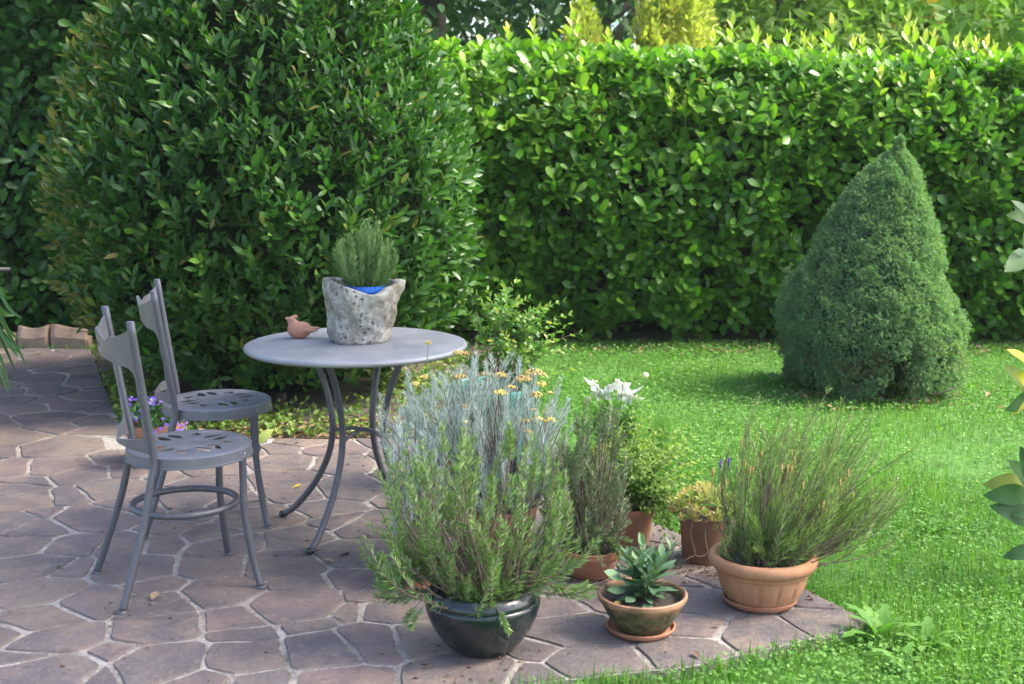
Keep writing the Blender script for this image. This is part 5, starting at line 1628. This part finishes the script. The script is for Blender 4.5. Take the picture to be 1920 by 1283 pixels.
# ------------------------------------------------------------------ right edge: broad-leaved young tree
tr0 = np.array([1.86, 4.35, -.03])
mg = empty('broad_leaf_sapling', tr0, 0, 'sapling with broad green and yellow leaves reaching in from the right edge', 'tree')
V, Fc = tube(smoothpath([(0, 0, 0), (.02, 0, .5), (-.01, .02, 1.0), (.0, 0, 1.6)], 14), np.linspace(.014, .005, 14), 7)
obj('trunk', V, Fc, M['twig'], mg)
mgl = [mesh(*leaf_tpl(.38, 6, .25, .22, .5, .012), M['magnolia'], name='broad leaf'), mesh(*leaf_tpl(.42, 6, .15, .4, .5, .015), M['magnolia'], name='broad leaf')]
# tip pixel, base pixel, size, tint
for (tx, ty, bx, by, s_, t_) in ((1893, 372, 1926, 440, .17, .2), (1912, 356, 1930, 430, .17, .25), (1884, 395, 1922, 415, .10, .35), (1905, 480, 1926, 410, .11, .8), (1868, 488, 1930, 490, .11, .35), (1880, 508, 1932, 485, .10, .3), (1900, 525, 1932, 490, .09, .3), (1895, 470, 1930, 480, .09, .35),
                                 (1902, 635, 1926, 700, .12, 1.0), (1918, 632, 1935, 700, .12, 1.0), (1886, 672, 1920, 745, .13, .62), (1905, 696, 1928, 730, .09, .95), (1888, 770, 1915, 740, .08, .9), (1900, 775, 1925, 735, .07, .5), (1912, 765, 1925, 725, .08, .85),
                                 (1908, 830, 1930, 920, .16, .25), (1895, 850, 1926, 930, .12, .35), (1838, 908, 1912, 900, .13, .75), (1855, 932, 1915, 925, .10, .4), (1870, 940, 1930, 980, .14, .3), (1885, 965, 1930, 960, .11, .4), (1870, 1040, 1940, 1028, .13, .3), (1905, 1010, 1936, 960, .1, .35)):
    tx, bx = tx + 10, bx + 16
    A = at(bx, by, 4.28 + rng.uniform(-.06, .06)) - tr0
    B = at(tx, ty, 4.22 + rng.uniform(-.08, .08)) - tr0
    D = B - A
    leaf_objects('leaf', A[None], D[None], (np.array([-.2, -.9, .5]) + .4 * rng.normal(size=3))[None], [np.linalg.norm(D) * .82], mgl[rng.integers(2)], [t_], mg)
    V, Fc = tube(smoothpath([np.array([.0, 0, max(.05, A[2] - .12)]), (A * .5 + np.array([0, 0, A[2] * .5 - .03])), A], 7), np.linspace(.004, .0018, 7), 5)
    obj('twig', V, Fc, M['greenstem'], mg)
for k in range(26):
    zz_ = rng.uniform(.3, 1.6); a = rng.uniform(-1.3, 1.5)
    A = np.array([.06 * math.cos(a), .06 * math.sin(a), zz_])
    leaf_objects('leaf', A[None], np.array([[math.cos(a), math.sin(a), .35]]), np.array([[0, -.2, 1.0]]), [rng.uniform(.1, .15)], mgl[k % 2], [rng.uniform(.1, .6)], mg)

# ------------------------------------------------------------------ weeds, fallen leaves
def jag_leaf():
    ys = np.linspace(0, 1, 9)
    V, Fc = [], []
    for i, y in enumerate(ys):
        w = .16 * math.sin(math.pi * min(1, y * .9 + .06)) ** .8 * (1.15 if i % 2 else .55)
        z = .32 * math.sin(y * 2.2) - .22 * y
        V += [(-w, y - (.04 if i % 2 else 0), z + .02), (0, y, z), (w, y - (.04 if i % 2 else 0), z + .02)]
    for i in range(8):
        a, b = i * 3, i * 3 + 3
        Fc += [(a, a + 1, b + 1, b), (a + 1, a + 2, b + 2, b + 1)]
    return mesh(V, np.array(Fc), M['clover'], name='jagged leaf')
jm = jag_leaf()
for px, py, nl, s_, lab in ((1648, 1205, 9, .13, 'dandelion rosette with jagged leaves at the corner of the paving'), (1735, 1222, 8, .11, 'second dandelion rosette in the grass right of the paving corner'), (1690, 1258, 7, .09, 'small dandelion rosette in the grass nearest the bottom right corner')):
    c = G(px, py, -.03)
    wd = empty('dandelion', c, 0, lab, 'weed', 'dandelions by the paving corner')
    a = 2 * np.pi * np.arange(nl) / nl + rng.random(nl) * .5
    leaf_objects('leaf', np.zeros((nl, 3)), np.c_[np.cos(a), np.sin(a), rng.uniform(.25, .9, nl)], np.c_[-.3 * np.cos(a), -.3 * np.sin(a), np.ones(nl)], s_ * rng.uniform(.8, 1.25, nl), jm, rng.uniform(.4, .95, nl), wd)
bl_m = mesh(*leaf_tpl(.34, 4, .3, .3), M['clover'], name='broad weed leaf')
for px, py, nl, s_, lab in ((1448, 728, 7, .17, 'broad leaved weed standing in the lawn left of the spruce'), (1752, 1003, 5, .12, 'pale broad leaved weed in the lawn near the right edge'), (1100, 648, 6, .2, 'dark leafy weed at the foot of the hedge behind the teal pot')):
    c = G(px, py, -.03)
    wd = empty('weed', c, 0, lab, 'weed')
    a = 2 * np.pi * np.arange(nl) / nl + rng.random(nl) * .5
    leaf_objects('leaf', np.zeros((nl, 3)), np.c_[np.cos(a), np.sin(a), rng.uniform(.7, 1.8, nl)], np.c_[-np.cos(a), -np.sin(a), np.ones(nl)], s_ * rng.uniform(.7, 1.1, nl), bl_m, rng.uniform(.3, .8, nl), wd)
fl_m = [mesh(*leaf_tpl(.5, 3, .5, .2), M['dead'], name='fallen leaf'), mesh(*leaf_tpl(.4, 3, .3, .3), M['yellowleaf'], name='fallen leaf')]
for px, py, s_, kind_, tint_, lab in ((298, 1116, .055, 0, .8, 'curled tan leaf lying on the paving in front of the nearer chair'), (566, 912, .045, 1, .5, 'yellow leaf lying on the paving under the table'), (538, 884, .03, 0, .4, 'small brown leaf on the paving between chairs and table'),
                                      (640, 1044, .05, 0, .15, 'dark curled leaf on the paving right of the front table foot'), (70, 663, .06, 1, .6, 'yellow leaf on the path by the stone edging'), (605, 1054, .04, 0, .6, 'brown leaf just behind the front table foot'),
                                      (462, 985, .03, 0, .3, 'tiny brown leaf on the paving beside the farther chair'), (1355, 1175, .03, 0, .7, 'dry leaf on the paving in front of the lavender saucer'), (1300, 1225, .04, 0, .05, 'dark crumpled leaf near the front edge of the paving')):
    c = G(px, py, Z0 + .004)
    o = put('fallen_leaf', fl_m[kind_], None, c)
    o.scale = (s_,) * 3; o.rotation_euler = (rng.normal(0, .12), rng.normal(0, .15), rng.uniform(0, 6.28)); o['tint'] = tint_
    o.location.z = Z0 + .012
    tag(o, lab, 'leaf', 'leaves fallen on the paving')

# ------------------------------------------------------------------ thin haze volume added to lift the darks like lens veil
HAZE = 0.0006
hm = bpy.data.materials.new('haze')
hm.use_nodes = True
hn = hm.node_tree
hn.nodes.clear()
ho = hn.nodes.new('ShaderNodeOutputMaterial')
pv = hn.nodes.new('ShaderNodeVolumePrincipled')
pv.inputs['Color'].default_value = (.93, .96, 1, 1)
pv.inputs['Density'].default_value = HAZE
hn.links.new(pv.outputs[0], ho.inputs['Volume'])
x0, x1, y0, y1, z0, z1 = -165, 165, -165, 165, -1.1, 16.0
obj('haze', [(x0, y0, z0), (x1, y0, z0), (x1, y1, z0), (x0, y1, z0), (x0, y0, z1), (x1, y0, z1), (x1, y1, z1), (x0, y1, z1)],
    [(3, 2, 1, 0), (4, 5, 6, 7), (0, 1, 5, 4), (1, 2, 6, 5), (2, 3, 7, 6), (3, 0, 4, 7)], hm, None, False, kind='stuff')
